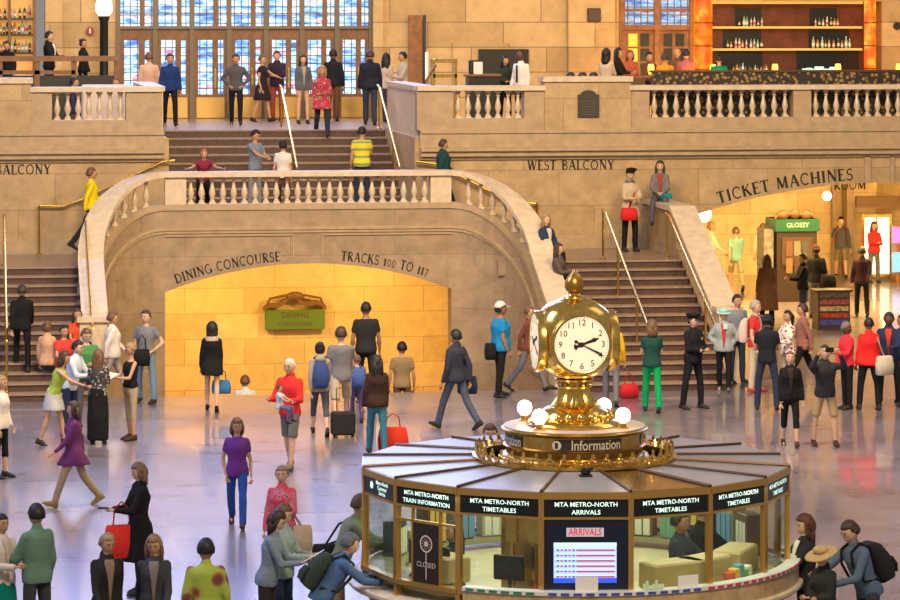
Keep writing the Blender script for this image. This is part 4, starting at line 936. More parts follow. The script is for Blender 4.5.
mb=MB(); x=xAt(428,yd); mb.lathe([(.035,at(428,80,yd).z),(.035,at(428,52,yd).z)],(x,yd+.2,0),10); simple('white_candle','tall white candle beside the gold lectern','candle',mb,mat('candle_wax',(.9,.85,.75),.5,emit=(1,.9,.7),es=.4))
mb=MB(); p=at(591,15,79); s_=.17; mb.bbox((p.x-s_,78.55,p.z-s_),(p.x+s_,78.65,p.z+s_),.02); simple('wall_grille','small square dark plate high on the stone pilaster','plate',mb,mat('plate_brown',(.07,.04,.03),.5))
for px,py,lb in ((90,31,'small red round sign on the stone wall left of the doors'),(897,26,'small dark round fitting on the wall at the right edge')):
    p=at(px,py,78.95); mb=MB(); mb.rings([[(p.x+.1*math.cos(t*PI/8),yy_,p.z+.1*math.sin(t*PI/8)) for t in range(16)] for yy_ in (78.9,78.96)]); simple('round_sign',lb,'sign',mb,mat('sign_dark_red' if px<100 else 'sign_black',(.35,.03,.01) if px<100 else (.03,.02,.01),.5))
p=at(90,31,78.88); mb=MB(); mb.box((p.x-.02,78.86,p.z-.06),(p.x+.02,78.88,p.z+.06)); tag(mb.build('sign_stroke',WHITE),'white upright stroke of the red round sign','mark')
# diners table
e=empty('dining_table',(xAt(630,75),75,ZD),'dark table of the balcony diners behind the plaque pedestal','table')
mb=MB(); mb.bbox((xAt(612,75),74.6,5.5),(xAt(700,75),75.5,5.55),.02); child(e,'table_top',mb,WOOD)
for px in (616,696): mb=MB(); mb.tube([(xAt(px,75),75,ZD),(xAt(px,75),75,5.5)],.04,8); child(e,'leg',mb,WOOD)
yy=68; 
for i,px in enumerate((567,579,590)):
    mb=MB(); x=xAt(px,yy); zz_=at(600,78,ys).z-.02; mb.ell((x,67.6,zz_+.07),(.10,.08,.075),10,8); simple('dark_bowl',('leftmost','middle','rightmost')[i]+' of three dark rounded pots on the pedestal top','pot',mb,mat('pot_dark',(.02,.015,.015),.4),'dark pots on the pedestal',True)
GB=[(606,71.8,.98),(618,73.9,.98),(630,76.2,.9),(649,76.4,.85),(665,74.0,.85),(677,76.0,.95),(686,73.4,.95)]
sp_=empty('bar_stool',(xAt(606,71.8),71.8,ZD),'high stool under a guest on the balcony','stool','high stools at the balcony tables')
mb=MB(); c0=sp_.location; mb.lathe([(.0,.86),(.17,.86),(.18,.89),(.15,.92),(0,.92)],tuple(c0),14); child(sp_,'seat',mb,BRONZE,True)
mb=MB(); mb.lathe([(.2,0),(.2,.02),(.03,.05),(.03,.86)],tuple(c0),12); child(sp_,'pedestal',mb,BRONZE,True)
for px,yq,st in GB[1:]: copy_tree(sp_,(xAt(px,yq),yq,ZD+st-.95))
# left restaurant tables
e=empty('buffet_table',(xAt(95,72.5),72.5,ZD),'table under a white cloth behind the left balustrade','table')
mb=MB(); mb.bbox((xAt(82,72.5),72.2,ZD),(xAt(160,72.5),73.1,at(100,85.0,72.5).z),.03); child(e,'tablecloth',mb,mat('linen_white',(.6,.52,.48),.7))
# ================================================================ TICKET HALL
mb=MB(); YT=84.5; mb.box((10.9,YT,0),(24.3,YT+.3,4.45)); mb.box((10.9,WB+.5,0),(11.1,YT,4.3)); mb.box((24.3,YT-2.5,0),(24.6,YT+.3,4.4)); 
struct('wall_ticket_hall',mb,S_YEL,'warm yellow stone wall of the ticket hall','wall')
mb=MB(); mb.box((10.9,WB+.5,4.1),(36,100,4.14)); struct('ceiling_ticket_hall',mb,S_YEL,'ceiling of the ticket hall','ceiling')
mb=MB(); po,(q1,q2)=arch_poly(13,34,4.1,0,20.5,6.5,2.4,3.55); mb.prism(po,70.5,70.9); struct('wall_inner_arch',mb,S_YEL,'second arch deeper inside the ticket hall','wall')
mb=MB(); mb.box((24.6,82.2,0),(36,82.6,4.4)); struct('wall_ticket_right',mb,S_YEL,'right wall of the ticket hall with shop windows','wall')
mb=MB(); mb.box((xAt(832,84.3),84.2,0),(xAt(836,84.3),84.45,3.4)); mb.box((xAt(846,84),83.9,0),(xAt(853,84),84.45,4)); struct('trim_8',mb,S_TRIM,'pilaster in the ticket hall','trim')
# lit shop window and screens
yw=82.1
def qbox(px0,py0,px1,py1,y,d): a=at(px0,py1,y); b=at(px1,py0,y); m=MB(); m.box((a.x,y,a.z),(b.x,y+d,b.z)); return m,a,b
m,a,b=qbox(864,217,889,274,yw,.06); e=tag(bpy.data.objects.new('window_31',None),'brightly lit shop window in the ticket hall','window',None,'structure'); C.objects.link(e); e.location=(a.x,yw,a.z)
child(e,'pane',m,mat('lit_shop_glass',(.9,.9,.7),.4,emit=(1,.93,.62),es=1.25))
m=MB(); g=.07
for q in (((a.x-g,yw-.05,a.z-g),(b.x+g,yw,a.z)),((a.x-g,yw-.05,b.z),(b.x+g,yw,b.z+g)),((a.x-g,yw-.05,a.z),(a.x,yw,b.z)),((b.x,yw-.05,a.z),(b.x+g,yw,b.z)),((.5*(a.x+b.x)-.02,yw-.03,a.z),(.5*(a.x+b.x)+.02,yw,b.z))): m.box(*q)
child(e,'window_frame',m,BRASS2)
m,a,b=qbox(891,224,915,298,yw-.1,.12); e=empty('ticket_machine',((a.x+b.x)/2,yw,0),'dark ticket machine with two coloured screens at the right edge','machine'); m=MB(); m.box((a.x,yw-.6,0),(b.x,yw-.1,b.z)); child(e,'cabinet',m,WOOD)
a_=at(892,243,yw-.62); b_2=at(904,227,yw-.62); m=MB(); m.box((a_.x,yw-.63,a_.z),(b_2.x,yw-.61,b_2.z)); child(e,'upper_screen',m,mat('pink_screen',(.5,.1,.4),.4,emit=(.9,.2,.65),es=1))
a_=at(892,272,yw-.62); b_2=at(904,252,yw-.62); m=MB(); m.box((a_.x,yw-.63,a_.z),(b_2.x,yw-.61,b_2.z)); child(e,'lower_screen',m,mat('blue_screen',(.1,.3,.7),.4,emit=(.2,.45,1),es=1))
m,a,b=qbox(857,196,905,208,yw-.2,.2); simple('air_grille','long brown ventilation grille above the lit shop window','grille',m,mat('grille_brown',(.14,.07,.02),.5))
# phone / map kiosk
ykk=76.5; a=onZ(776,318,0); xa,xb=xAt(777,ykk),xAt(817,ykk); zt_=at(795,219,ykk).z
e=empty('phone_kiosk',((xa+xb)/2,ykk,0),'dark brown kiosk with green header and carved crest in the ticket hall','kiosk')
m=MB(); m.box((xa,ykk,0),(xb,ykk+.9,zt_)); m.box((xa-.04,ykk-.04,0),(xb+.04,ykk+.94,.25)); child(e,'cabinet',m,mat('kiosk_brown',(.022,.012,.007),.4))
m=MB(); m.box((xa-.05,ykk-.06,zt_-.30),(xb+.05,ykk+.95,zt_)); g_=child(e,'green_header',m,mat('kiosk_green',(.004,.06,.03),.4)); g_['label']='dark green header band'
v2,f2=sans('GLOSSY',.16,.01); m=MB(); put_flat(m,v2,f2,((xa+xb)/2,ykk-.068,zt_-.15),(1,0,0),(0,0,1)); child(g_,'lettering',m,mat('header_pale',(.3,.45,.36),.5))
m=MB(); cxk=(xa+xb)/2
for dx in (-.3,0,.28): m.ell((cxk+dx,ykk+.2,zt_+.06+(.06 if dx==0 else .03)),(.16,.08,.13),12,8)
m.tube([(xa,ykk+.2,zt_),(xa+.1,ykk+.2,zt_+.12),(cxk,ykk+.2,zt_+.1),(xb-.1,ykk+.2,zt_+.12),(xb,ykk+.2,zt_)],.05,8); child(e,'carved_crest',m,mat('crest_gold',(.10,.05,.015),.5),True)
m=MB(); m.box((xa+.12,ykk-.03,.9),(xb-.12,ykk-.005,zt_-.45)); fr=child(e,'map_frame',m,mat('frame_brown',(.05,.025,.01),.4))
pcs=[(.25,.1,.06),(.3,.28,.2),(.08,.1,.12),(.35,.2,.08),(.12,.05,.04),(.3,.3,.28)]
for i in range(6):
    c0=xa+.2+(i%3)*(xb-xa-.4)/3; z0=zt_-.9-(i//3)*.42; m=MB(); m.box((c0+.02,ykk-.04,z0),(c0+(xb-xa-.4)/3-.02,ykk-.03,z0+.36)); child(fr,'poster',m,mat('poster_%d'%i,tuple(x*.35 for x in pcs[i]),.5))
m=MB(); m.box((xa-.3,ykk+.1,0),(xa-.06,ykk+.8,zt_-.25)); child(e,'side_rack',m,mat('rack_grey',(.12,.11,.10),.5,noise_s=9,noise_a=.5))
# magazine rack in the right foreground of the hall
p=onZ(834,330,0); yk=p.y; xa,xb=xAt(818,yk),xAt(850,yk); zt_=at(834,290,yk).z
e=empty('magazine_rack',(p.x,yk,0),'low newspaper rack full of coloured papers in front of the dark kiosk','rack')
m=MB(); m.box((xa,yk,0),(xb,yk+.5,zt_*.94)); m.box((xa-.05,yk-.02,zt_*.94),(xb+.05,yk+.55,zt_)); child(e,'rack_body',m,mat('rack_dark',(.05,.03,.02),.4))
for i in range(5): m=MB(); m.box((xa+.04,yk-.02,.12+i*.15),(xb-.04,yk-.005,.23+i*.15)); child(e,'paper_row',m,mat('row_%d'%i,[(.05,.06,.3),(.3,.04,.02),(.35,.25,.12),(.25,.05,.03),(.08,.05,.04)][i],.5,noise_s=14,noise_a=.7))
m=MB(); q=at(827,196,80); m.ell((q.x,80,q.z),(.12,.12,.12),12,8); simple('ceiling_spot','bright round ceiling light glowing inside the ticket hall','lamp',m,mat('spot_glow',(1,1,1),.5,emit=(1,.85,.5),es=6),None,'all')
m=MB(); q=at(703,214,79); m.ell((q.x,79,q.z),(.22,.1,.22),12,8); simple('wall_globe','bright globe light glowing at left inside the ticket hall','lamp',m,mat('globe_glow',(1,1,1),.5,emit=(1,.85,.55),es=4),None,'all')
# ================================================================ PEOPLE
SKINS=[(.62,.38,.26),(.50,.28,.17),(.30,.15,.08),(.11,.05,.028)]
def cmat(c):
    n='cloth_%02x%02x%02x'%tuple(int(min(1,max(0,x))*255) for x in c)
    return mat(n,c,.85,spec=.25,noise_s=45,noise_a=.10,bump=.12)
def pattern(name,c1,c2,c3,scale=16,stripe=False):
    if name in MATS: return MATS[name]
    m,nt,b=nodes(name); tc=nt.nodes.new('ShaderNodeTexCoord')
    if stripe:
        sp=nt.nodes.new('ShaderNodeTexWave'); sp.bands_direction='Z'; sp.inputs['Scale'].default_value=scale; out=sp.outputs['Fac']; nt.links.new(tc.outputs['Object'],sp.inputs['Vector'])
        r=ramp(nt,[(.0,c1),(.70,c1),(.76,c2),(1,c2)])
    else:
        sp=nt.nodes.new('ShaderNodeTexVoronoi'); sp.inputs['Scale'].default_value=scale; out=sp.outputs['Distance']; nt.links.new(tc.outputs['Object'],sp.inputs['Vector'])
        r=ramp(nt,[(.0,c3),(.22,c3),(.3,c2),(.45,c1),(1,c1)])
    r.color_ramp.interpolation='LINEAR'; nt.links.new(out,r.inputs[0]); nt.links.new(r.outputs[0],b.inputs['Base Color']); b.inputs['Roughness'].default_value=.85
    MATS[name]=m; return m
EYEW=mat('eye_white',(.35,.30,.27),.5); EYED=mat('eye_dark',(.02,.012,.01),.3)
PEND=[]   # (object, voxel, extras MB, smooth)
ARMS={'down':(4,7,8,0),'relax':(0,13,20,4),'swingf':(26,5,48,-2),'swingb':(-26,7,-4,0),'phone':(22,8,100,-28),'read':(28,8,92,-30),'fold':(18,10,86,-58),
 'fwd':(55,6,72,-8),'hip':(-12,34,38,-38),'face':(52,22,152,-30),'camera':(92,26,160,-24),'pocket':(-8,16,22,-12),'counter':(48,12,80,-20),'lap':(24,8,72,-30),'rail':(40,48,60,40),'carry':(18,14,95,-12),'up':(60,25,120,-10)}
LEGS={'stand':((2,3,2),(-2,3,2)),'wide':((4,9,4),(-4,9,4)),'walk':((24,2,6),(-20,2,18)),'walk2':((-20,2,18),(24,2,6)),'step':((14,2,4),(-10,2,8)),'sit':((84,6,84),(80,8,86)),'sitlow':((100,6,86),(92,10,92)),'climb':((38,3,42),(-6,3,4)),'lean':((-4,4,2),(10,6,10))}
def person(label,pos,h=1.72,head=0,sex='m',skin=0,top=('tee',(.5,.5,.5)),bot=('trousers',(.05,.05,.06)),hair=('short',(.03,.02,.015)),shoe=(.03,.03,.03),
           arms=('relax','relax'),legs='stand',lean=0,look=(0,0),fat=1.0,group=None,seat=None,jacket=None,vox=.026,twist=0):
    k=h/1.75; f=sex=='f'
    Rz=Matrix.Rotation(rad(head),4,'Z'); Fw=V((0,-1,0)); L=V((1,0,0)); U=V((0,0,1))
    def dirn(a,b,sd): a,b=rad(a),rad(b); return Fw*math.sin(a)*math.cos(b)-U*math.cos(a)*math.cos(b)+L*sd*math.sin(b)
    lg=LEGS[legs] if isinstance(legs,str) else legs
    if f and arms==('relax','relax'): arms=('relax','down')
    HW=(.085 if not f else .08)*k
    if legs in('walk','walk2','climb') and arms[0]=='relax' and arms[1] in('relax','down'): arms=('swingb','swingf') if legs!='walk2' else ('swingf','swingb')
    legp=[]
    for sd,(a,b,kn) in zip((1,-1),lg):
        hp=L*sd*HW; kp=hp+dirn(a,b,sd)*.43*k; ap=kp+dirn(a-kn,b*.3,sd)*.41*k; legp.append((sd,hp,kp,ap,a-kn))
    zmin=min(p[3].z for p in legp)
    pz=(.075*k-zmin) if seat is None else seat+.10*k
    pel=U*pz
    if seat is not None and False: pass
    legp=[(sd,a+pel,b+pel,c+pel,fa) for sd,a,b,c,fa in legp]
    ln=rad(lean); Ut=U*math.cos(ln)+Fw*math.sin(ln); Ft=Fw*math.cos(ln)-U*math.sin(ln)
    tw=Matrix.Rotation(rad(twist),3,U); Lt=tw@L; Ft=tw@Ft
    T=lambda t: pel+Ut*t*k
    SW=(.158 if not f else .134)*k; 
    sh=[(sd, T(.415)+Lt*sd*SW) for sd in (1,-1)]
    armp=[]
    for (sd,s0),a in zip(sh,arms):
        a=ARMS[a] if isinstance(a,str) else a
        e=s0+dirn(a[0],a[1],sd)*.285*k; w_=e+dirn(a[2],a[3],sd)*.25*k; hd=w_+dirn(a[2]+6,a[3],sd)*.09*k; armp.append((sd,s0,e,w_,hd))
    tk,tc_=top[0],top[1]; bk,bc=bot[0],bot[1]
    bare_arm=tk in('tee','polo','tank','dress')
    # ---- body
    b=MB(Matrix.Translation(pos)@Rz); K_=k*fat
    def torso(mb,off=0,lo=-.1,hi=.5,flare=0,sc=1):
        prof=[(-.10,.155,.115),(-.02,.162,.118),(.06,.150,.108),(.14,.138,.098),(.24,.152,.108),(.34,.160,.116),(.40,.150,.106),(.445,.118,.085),(.475,.082,.066),(.495,.062,.058)]
        if f: prof=[(-.10,.160,.115),(-.02,.165,.118),(.06,.146,.102),(.13,.122,.088),(.22,.132,.096),(.32,.140,.122),(.39,.132,.100),(.435,.102,.078),(.465,.070,.060),(.49,.052,.050)]
        secs=[]
        for t,rx,ry in prof:
            if t<lo-1e-6 or t>hi+1e-6: continue
            fx=fat if t<.4 else (fat+1)/2
            secs.append((T(t)+(Ft*.012*k*(1 if .05<t<.4 else 0)), Lt*(rx*fx*k*sc+off), Ft*(ry*(fx**1.3)*k*sc+off)))
        mb.loft(secs,p=2.05)
    torso(b,-.012 if tk!='none' else 0)
    hc=T(.49)+U*.11*k+Fw*.012*k+Ft*.02*k*(1 if lean>25 else 0)
    hcen=T(.49)+(Ut*.6+U*.4).normalized()*.145*k+Ft*.012*k
    b.capsule(T(.45),hcen-U*.03*k,.052*k,.048*k,10)
    for sd,s0,e,w_,hd in armp:
        r_=1 if bare_arm else .82
        b.capsule(s0,e,(.047 if not f else .040)*k*r_*(fat+1)/2,(.036 if not f else .031)*k*r_,10)
        b.capsule(e,w_,(.037 if not f else .032)*k*r_,.023*k,10,mid=(.3,(.039 if not f else .033)*k*r_))
        b.capsule(w_,w_+(hd-w_)*.75,.022*k,.03*k,8,sq=.55,axis=Fw)
    shorts=bk in('shorts','skirt','dress','capri')
    for sd,hp,kp,ap,fa in legp:
        r_=1 if shorts else .8
        b.capsule(hp,kp,.078*k*r_,.050*k*r_,10); b.capsule(kp,ap,.050*k*r_,.034*k*r_,10,mid=(.28,.053*k*r_))
        dF=(Fw*math.cos(rad(max(-35,min(35,fa))))+U*math.sin(rad(max(-35,min(35,fa))))*.5)
        b.capsule(ap-U*.03*k,ap-U*.05*k+dF*.13*k,.034*k,.028*k,8)
    # ---- extras: head + fingers (same mesh)
    x=MB(b.M); yw=Matrix.Rotation(rad(look[0]),3,'Z'); pt=Matrix.Rotation(rad(look[1]+lean*.45),3,'X')
    HR=yw@pt; s=k*(.99 if f else 1.05)
    rg=[]; nj,ni=26,18
    for i in range(1,ni):
        t=PI*i/ni; ring=[]
        for j in range(nj):
            a=2*PI*j/nj; d=V((math.sin(t)*math.sin(a),-math.sin(t)*math.cos(a),-math.cos(t)))
            q=V((d.x*.079,d.y*.094,d.z*.116))
            if d.z<0: q.x*=1-.30*(-d.z)**1.5; q.y*=1-(.22*(-d.z) if d.y>0 else .05)
            if d.y>0 and d.z<0: q.y-=.01
            if d.y<0:
                fx=math.exp(-(d.x/.16)**2)
                q.y-=.020*fx*math.exp(-((d.z+.17)/.17)**2)
                q.y+=.008*math.exp(-((abs(d.x)-.36)/.16)**2-((d.z-.10)/.13)**2)
                q.y-=.007*fx*math.exp(-((d.z+.92)/.2)**2)
                q.y-=.005*math.exp(-(d.x/.3)**2-((d.z+.55)/.10)**2)
            ring.append(hcen+HR@(q*s))
        rg.append(ring)
    x.rings(rg,0)
    def hx(p): return hcen+HR@(V(p)*s)
    for sd in (1,-1):
        x.capsule(hx((sd*.074,.004,-.022)),hx((sd*.080,.012,.018)),.011*s,.016*s,6,m=0,sq=.5)
        x.capsule(hx((sd*.029,-.079,.008)),hx((sd*.031,-.080,.008)),.0085*s,.0085*s,8,m=1)
        x.capsule(hx((sd*.029,-.087,.008)),hx((sd*.029,-.088,.008)),.0065*s,.0065*s,6,m=2)
        x.capsule(hx((sd*.016,-.090,.030)),hx((sd*.044,-.082,.031)),.0045*s,.0035*s,6,m=2)
    x.capsule(hx((-.019,-.090,-.060)),hx((.019,-.090,-.060)),.006*s,.006*s,6,m=3)
    for sd,s0,e,w_,hd in armp:
        dr=(hd-w_).normalized(); side=dr.cross(Fw); side=side.normalized() if side.length>.1 else L
        nr=side.cross(dr).normalized()
        pal=w_+dr*.07*k
        for q,(o_,l_) in enumerate(((-.024,.062),(-.008,.072),(.008,.068),(.023,.052))):
            p0=pal-dr*.01+side*o_*k; p1=p0+(dr*.9-nr*.0+L*(-sd)*.22).normalized()*l_*.5*k; p2=p1+(dr*.6+L*(-sd)*.5).normalized()*l_*.55*k
            x.tube([p0,p1,p2],[.009*k,.0085*k,.006*k],5,0)
        p0=w_+dr*.025*k+(Fw*.02*k); x.tube([p0,p0+(dr*.6+Fw*.6).normalized()*.03*k,p0+(dr*.9+Fw*.4).normalized()*.055*k],[.011*k,.010*k,.007*k],5,0)
    sk=SKINS[skin]; SM=mat('skin_%d'%skin,sk,.5,noise_s=8,noise_a=.07)
    LM=mat('lips_%d'%skin,(sk[0]*.75,sk[1]*.42,sk[2]*.42),.5)
    body=b.build('person',[SM,EYEW,EYED,LM],None,'all',True,pos); tag(body,label,'person',group)
    PEND.append((body,vox*.85,x))
    def part(name,mb,m,v=vox,smooth='all'):
        o=mb.build(name,m,None,smooth,True,pos); o.parent=body; o.location=(0,0,0); 
        if v: PEND.append((o,v,None))
        return o
    # ---- shoes
    for sd,hp,kp,ap,fa in legp:
        a=rad(max(-30,min(30,fa))); dF=Fw*math.cos(a)+U*math.sin(a); uu=U*math.cos(a)-Fw*math.sin(a)
        mb=MB(b.M); o0=ap-uu*.072*k; secs=[]
        for t,w_,hh in ((-.065,.024,.035),(-.05,.034,.055),(0,.037,.060),(.05,.038,.045),(.11,.043,.032),(.16,.038,.024),(.185,.022,.014)):
            secs.append((o0+dF*t*k+uu*hh*k,L*w_*k,uu*hh*k))
        mb.loft(secs,12,p=2.4); part('shoe',mb,cmat(shoe),None)
    # ---- trousers etc
    if bk in('trousers','shorts','capri'):
        mb=MB(b.M); torso(mb,.000,-.1,.07)
        for sd,hp,kp,ap,fa in legp:
            if bk=='trousers':
                mb.capsule(hp-(hp-kp)*.08,kp,.084*k*(fat+1)/2,.064*k,12,flat1=False); mb.capsule(kp,ap-(ap-kp).normalized()*-.02*k,.066*k,.056*k,12,flat1=True)
            elif bk=='capri':
                mb.capsule(hp-(hp-kp)*.08,kp,.083*k*(fat+1)/2,.060*k,12); mb.capsule(kp,kp.lerp(ap,.42),.060*k,.056*k,12,flat1=True)
            else:
                mb.capsule(hp-(hp-kp)*.06,kp.lerp(hp,.02),.087*k*(fat+1)/2,.078*k,12,flat1=True)
        part({'trousers':'trousers','shorts':'shorts','capri':'cropped_trousers'}[bk],mb,bc if not isinstance(bc,tuple) else cmat(bc))
    elif bk in('skirt','longskirt'):
        mb=MB(b.M); end=.30 if bk=='skirt' else .84
        kd=(legp[0][2]+legp[1][2])*.5; kd=V((kd.x,kd.y,kd.z)); top_=T(.08)
        lo=pel+(kd-pel)*(end/.43 if end<.43 else 1); 
        if end>.43: lo2=(legp[0][3]+legp[1][3])*.5; 
        spread=(legp[0][2]-legp[1][2]).length*.5
        secs=[(T(.09),Lt*(.135*k*fat),Ft*(.100*k*fat)),(pel,L*(.170*k*fat),Fw*.125*k*fat),(lo,L*(.18*k+HW*.2),Fw*(.13*k+spread*.5))]
        if end>.43: secs.append((lo2,L*.19*k,Fw*(.15*k)))
        mb.loft(secs,20); part('skirt',mb,bc if not isinstance(bc,tuple) else cmat(bc))
    # ---- top
    if tk!='none':
        mb=MB(b.M); lo={'tee':-.10,'polo':-.10,'shirt':-.10,'jacket':-.10,'coat':-.10,'longcoat':-.10,'tank':-.08,'dress':-.10,'hoodie':-.1}[tk]
        off=.013 if tk in('tee','tank','shirt','polo','dress') else .022
        torso(mb,off,lo,.49 if tk not in('tank',) else .455)
        if tk in('coat','longcoat','dress'):
            l_={'coat':.22,'longcoat':.48,'dress':.36}[tk]; kd=(legp[0][2]+legp[1][2])*.5
            lo_=pel+(kd-pel).normalized()*l_*k; sp_=(legp[0][2]-legp[1][2]).length*.3
            mb.loft([(T(.0),Lt*(.168*k*fat+off),Ft*(.12*k*fat+off)),(lo_,L*(.19*k*fat+off),Fw*(.14*k*fat+sp_+off))],18)
        for sd,s0,e,w_,hd in armp:
            R0=.054*k*(fat+1)/2+off*.5; 
            if f: R0*=.9
            if tk in('tee','polo','dress'): mb.capsule(s0,s0.lerp(e,.62 if tk!='dress' else .35),R0,R0*.92,12,flat1=True)
            elif tk=='tank': mb.capsule(s0-L*sd*.03*k,s0-L*sd*.02*k+U*.0,R0*.8,R0*.8,8)
            else:
                mb.capsule(s0,e,R0,R0*.80,12); mb.capsule(e,w_,R0*.80,R0*.62,12,flat1=True)
        if tk in('jacket','hoodie','coat','longcoat'): mb.capsule(T(.45)+Ft*.03*k,T(.505)-Ft*.02*k,.085*k,.075*k,12,axis=Lt,sq=.85)
        elif tk in('shirt','polo'): mb.capsule(T(.45),T(.505),.075*k,.062*k,12)
        if tk=='hoodie': mb.ell(T(.47)-Ft*.09*k,(.10*k,.07*k,.07*k))
        nm={'tee':'t_shirt','polo':'shirt','shirt':'shirt','jacket':'jacket','coat':'coat','longcoat':'coat','tank':'sleeveless_top','dress':'dress','hoodie':'hooded_top'}[tk]
        part(nm,mb,tc_ if not isinstance(tc_,tuple) else cmat(tc_))
    if jacket:  # a shirt front shown under an open jacket, or an apron
        mb=MB(b.M); mb.loft([(T(t)+Ft*(ry*fat*k+.028),Lt*w2*k,Ft*.012) for t,w2,ry in ((-.02,.008,.112),(.12,.018,.108),(.28,.034,.124),(.37,.048,.113),(.43,.060,.090),(.475,.052,.066))],10); part('shirt_front',mb,cmat(jacket),None)
    # ---- hair / hats
    hs,hcol=hair[0],hair[1]
    def shell(mb,g,front=.30,back=-1.0,thick=.012,m=0):
        rg=[]
        for i in range(1,16):
            t=PI*i/16; ring=[]
            for j in range(24):
                a=2*PI*j/24; d=V((math.sin(t)*math.sin(a),-math.sin(t)*math.cos(a),-math.cos(t)))
                yy=-d.y   # forward
                lim=front if yy>.45 else (back+(front-back)*max(0,(yy+.2)/.65) if yy>-.2 else back)
                q=V((d.x*(.080+thick),d.y*(.094+thick)+.004,d.z*(.118+thick)))
                if d.z<lim: q=V((d.x*.066,d.y*.078+.004,max(d.z,lim)*.10))
                q*=1+.018*math.sin(a*7+t*5)+.012*math.sin(a*13-t*9)
                ring.append(hcen+HR@(q*s))
            rg.append(ring)
        mb.rings(rg,m)
    HM=mat('hair_%02x%02x%02x'%tuple(int(c*255) for c in hcol),hcol,.55,noise_s=30,noise_a=.35,bump=.4)
    if hs in('short','bun','long','bob','curly','thin','pony'):
        mb=MB(b.M); th={'short':.014,'thin':.005,'bun':.012,'long':.018,'bob':.020,'curly':.032,'pony':.012}[hs]
        shell(mb,0,.42 if hs!='thin' else .6,-.35 if hs in('short','thin') else -.6,th)
        if hs=='bun': mb.ell(hx((0,.085,.075)),(.04*s,.04*s,.04*s),10,8)
        if hs=='pony': mb.tube([hx((0,.09,.05)),hx((0,.14,.0)),hx((0,.135,-.12)),hx((0,.12,-.2))],[.03*s,.035*s,.03*s,.01*s],8)
        if hs in('long','bob','curly'):
            ll={'long':.34,'bob':.17,'curly':.24}[hs]*k
            c0=hx((0,.035,0)); w2=.098*s; 
            mb.loft([(c0+HR@V((0,0,.04*s)),HR@V((w2*.9,0,0)),HR@V((0,-.075*s,0))),(c0-U*.10*k+HR@V((0,.02*s,0)),HR@V((w2*1.05,0,0)),HR@V((0,-.06*s,0))),(c0-U*ll*.7-Ft*.03*k,Lt*w2*1.05,Ft*.045*s),(c0-U*ll-Ft*.045*k,Lt*w2*.7,Ft*.03*s)],16)
            for sd in (1,-1): mb.tube([hx((sd*.07,-.03,.07)),hx((sd*.088,-.015,-.02)),hx((sd*.085,0,-.09)),hx((sd*.075,.02,-.09))-U*(ll-.1*k)*.6],[.016*s,.024*s,.026*s,.014*s],8)
        part('hair',mb,HM,None)
    if hs in('cap','hat','beret','widehat','capback','policecap'):
        if len(hair)>2:
            mb=MB(b.M); shell(mb,0,.3,-.45,.008); part('hair',mb,mat('hair_%02x%02x%02x'%tuple(int(c*255) for c in hair[2]),hair[2],.6),None)
        mb=MB(b.M); shell(mb,0,.42,.15,.02)
        if hs in('cap','policecap','capback'):
            q=1 if hs!='capback' else -1; mb.loft([(hx((0,-q*.085,.05)),HR@V((.07*s,0,0)),HR@V((0,0,.008*s))),(hx((0,-q*.165,.032)),HR@V((.05*s,0,0)),HR@V((0,0,.005*s)))],12)
            if hs=='policecap': mb.loft([(hx((0,.0,.075)),HR@V((.105*s,0,0)),HR@V((0,.12*s,0))),(hx((0,-.0,.125)),HR@V((.125*s,0,0)),HR@V((0,.135*s,0)))],18)
        if hs in('hat','widehat'):
            w2=.16 if hs=='hat' else .20
            mb.loft([(hx((0,0,.030)),HR@V((w2*s,0,0)),HR@V((0,(w2+.02)*s,0))),(hx((0,0,.046)),HR@V((w2*.95*s,0,0)),HR@V((0,w2*s,0))),(hx((0,0,.058)),HR@V((.1*s,0,0)),HR@V((0,.11*s,0)))],22)
            mb.ell(hx((0,0,.085)),(.092*s,.105*s,.06*s),14,10)
        if hs=='beret': mb.ell(hx((.02,.01,.105)),(.115*s,.12*s,.045*s),14,8)
        part({'cap':'cap','capback':'cap','policecap':'peaked_cap','hat':'brimmed_hat','widehat':'brimmed_hat','beret':'beret'}[hs],mb,cmat(hcol),None)
    M=b.M
    return dict(o=body,M=M,hands=[M@a[4] for a in armp],wr=[M@a[3] for a in armp],sh=[M@a[1] for a in armp],T=lambda t,fw=0,lt=0: M@(T(t)+Ft*fw*k+Lt*lt*k),k=k,head=M@hcen,pos=V(pos),
                R=M.to_3x3())
def finish_people():
    for o,v,x in PEND:
        md=o.modifiers.new('r','REMESH'); md.mode='VOXEL'; md.voxel_size=v; md.use_smooth_shade=True
        sm=o.modifiers.new('s','SMOOTH'); sm.factor=.5; sm.iterations=2
    dg=bpy.context.evaluated_depsgraph_get()
    new=[]
    for o,v,x in PEND: new.append(bpy.data.meshes.new_from_object(o.evaluated_get(dg)))
    for (o,v,x),me in zip(PEND,new):
        o.modifiers.clear(); mats=[m for m in o.data.materials]; 
        cloth=x is None
        if cloth:
            ph=(len(me.vertices)*7)%97
            for vt in me.vertices:
                c=vt.co; n=noise.noise(V((c.x*9+ph,c.y*9,c.z*4)))*.008+noise.noise(V((c.x*20,c.y*20+ph,c.z*11)))*.004
                vt.co=c+vt.normal*n
        if x is not None:
            bm=bmesh.new(); bm.from_mesh(me); iv=o.matrix_world.translation if False else o.location
            vs=[bm.verts.new(p-iv) for p in x.v]
            for f,mi in zip(x.f,x.mi):
                try: fc=bm.faces.new([vs[i] for i in f]); fc.material_index=mi; fc.smooth=True
                except ValueError: pass
            bmesh.ops.recalc_face_normals(bm,faces=bm.faces); bm.to_mesh(me); bm.free()
        o.data=me
        for m in mats[len(me.materials):]: me.materials.append(m)
        for p in me.polygons: p.use_smooth=True
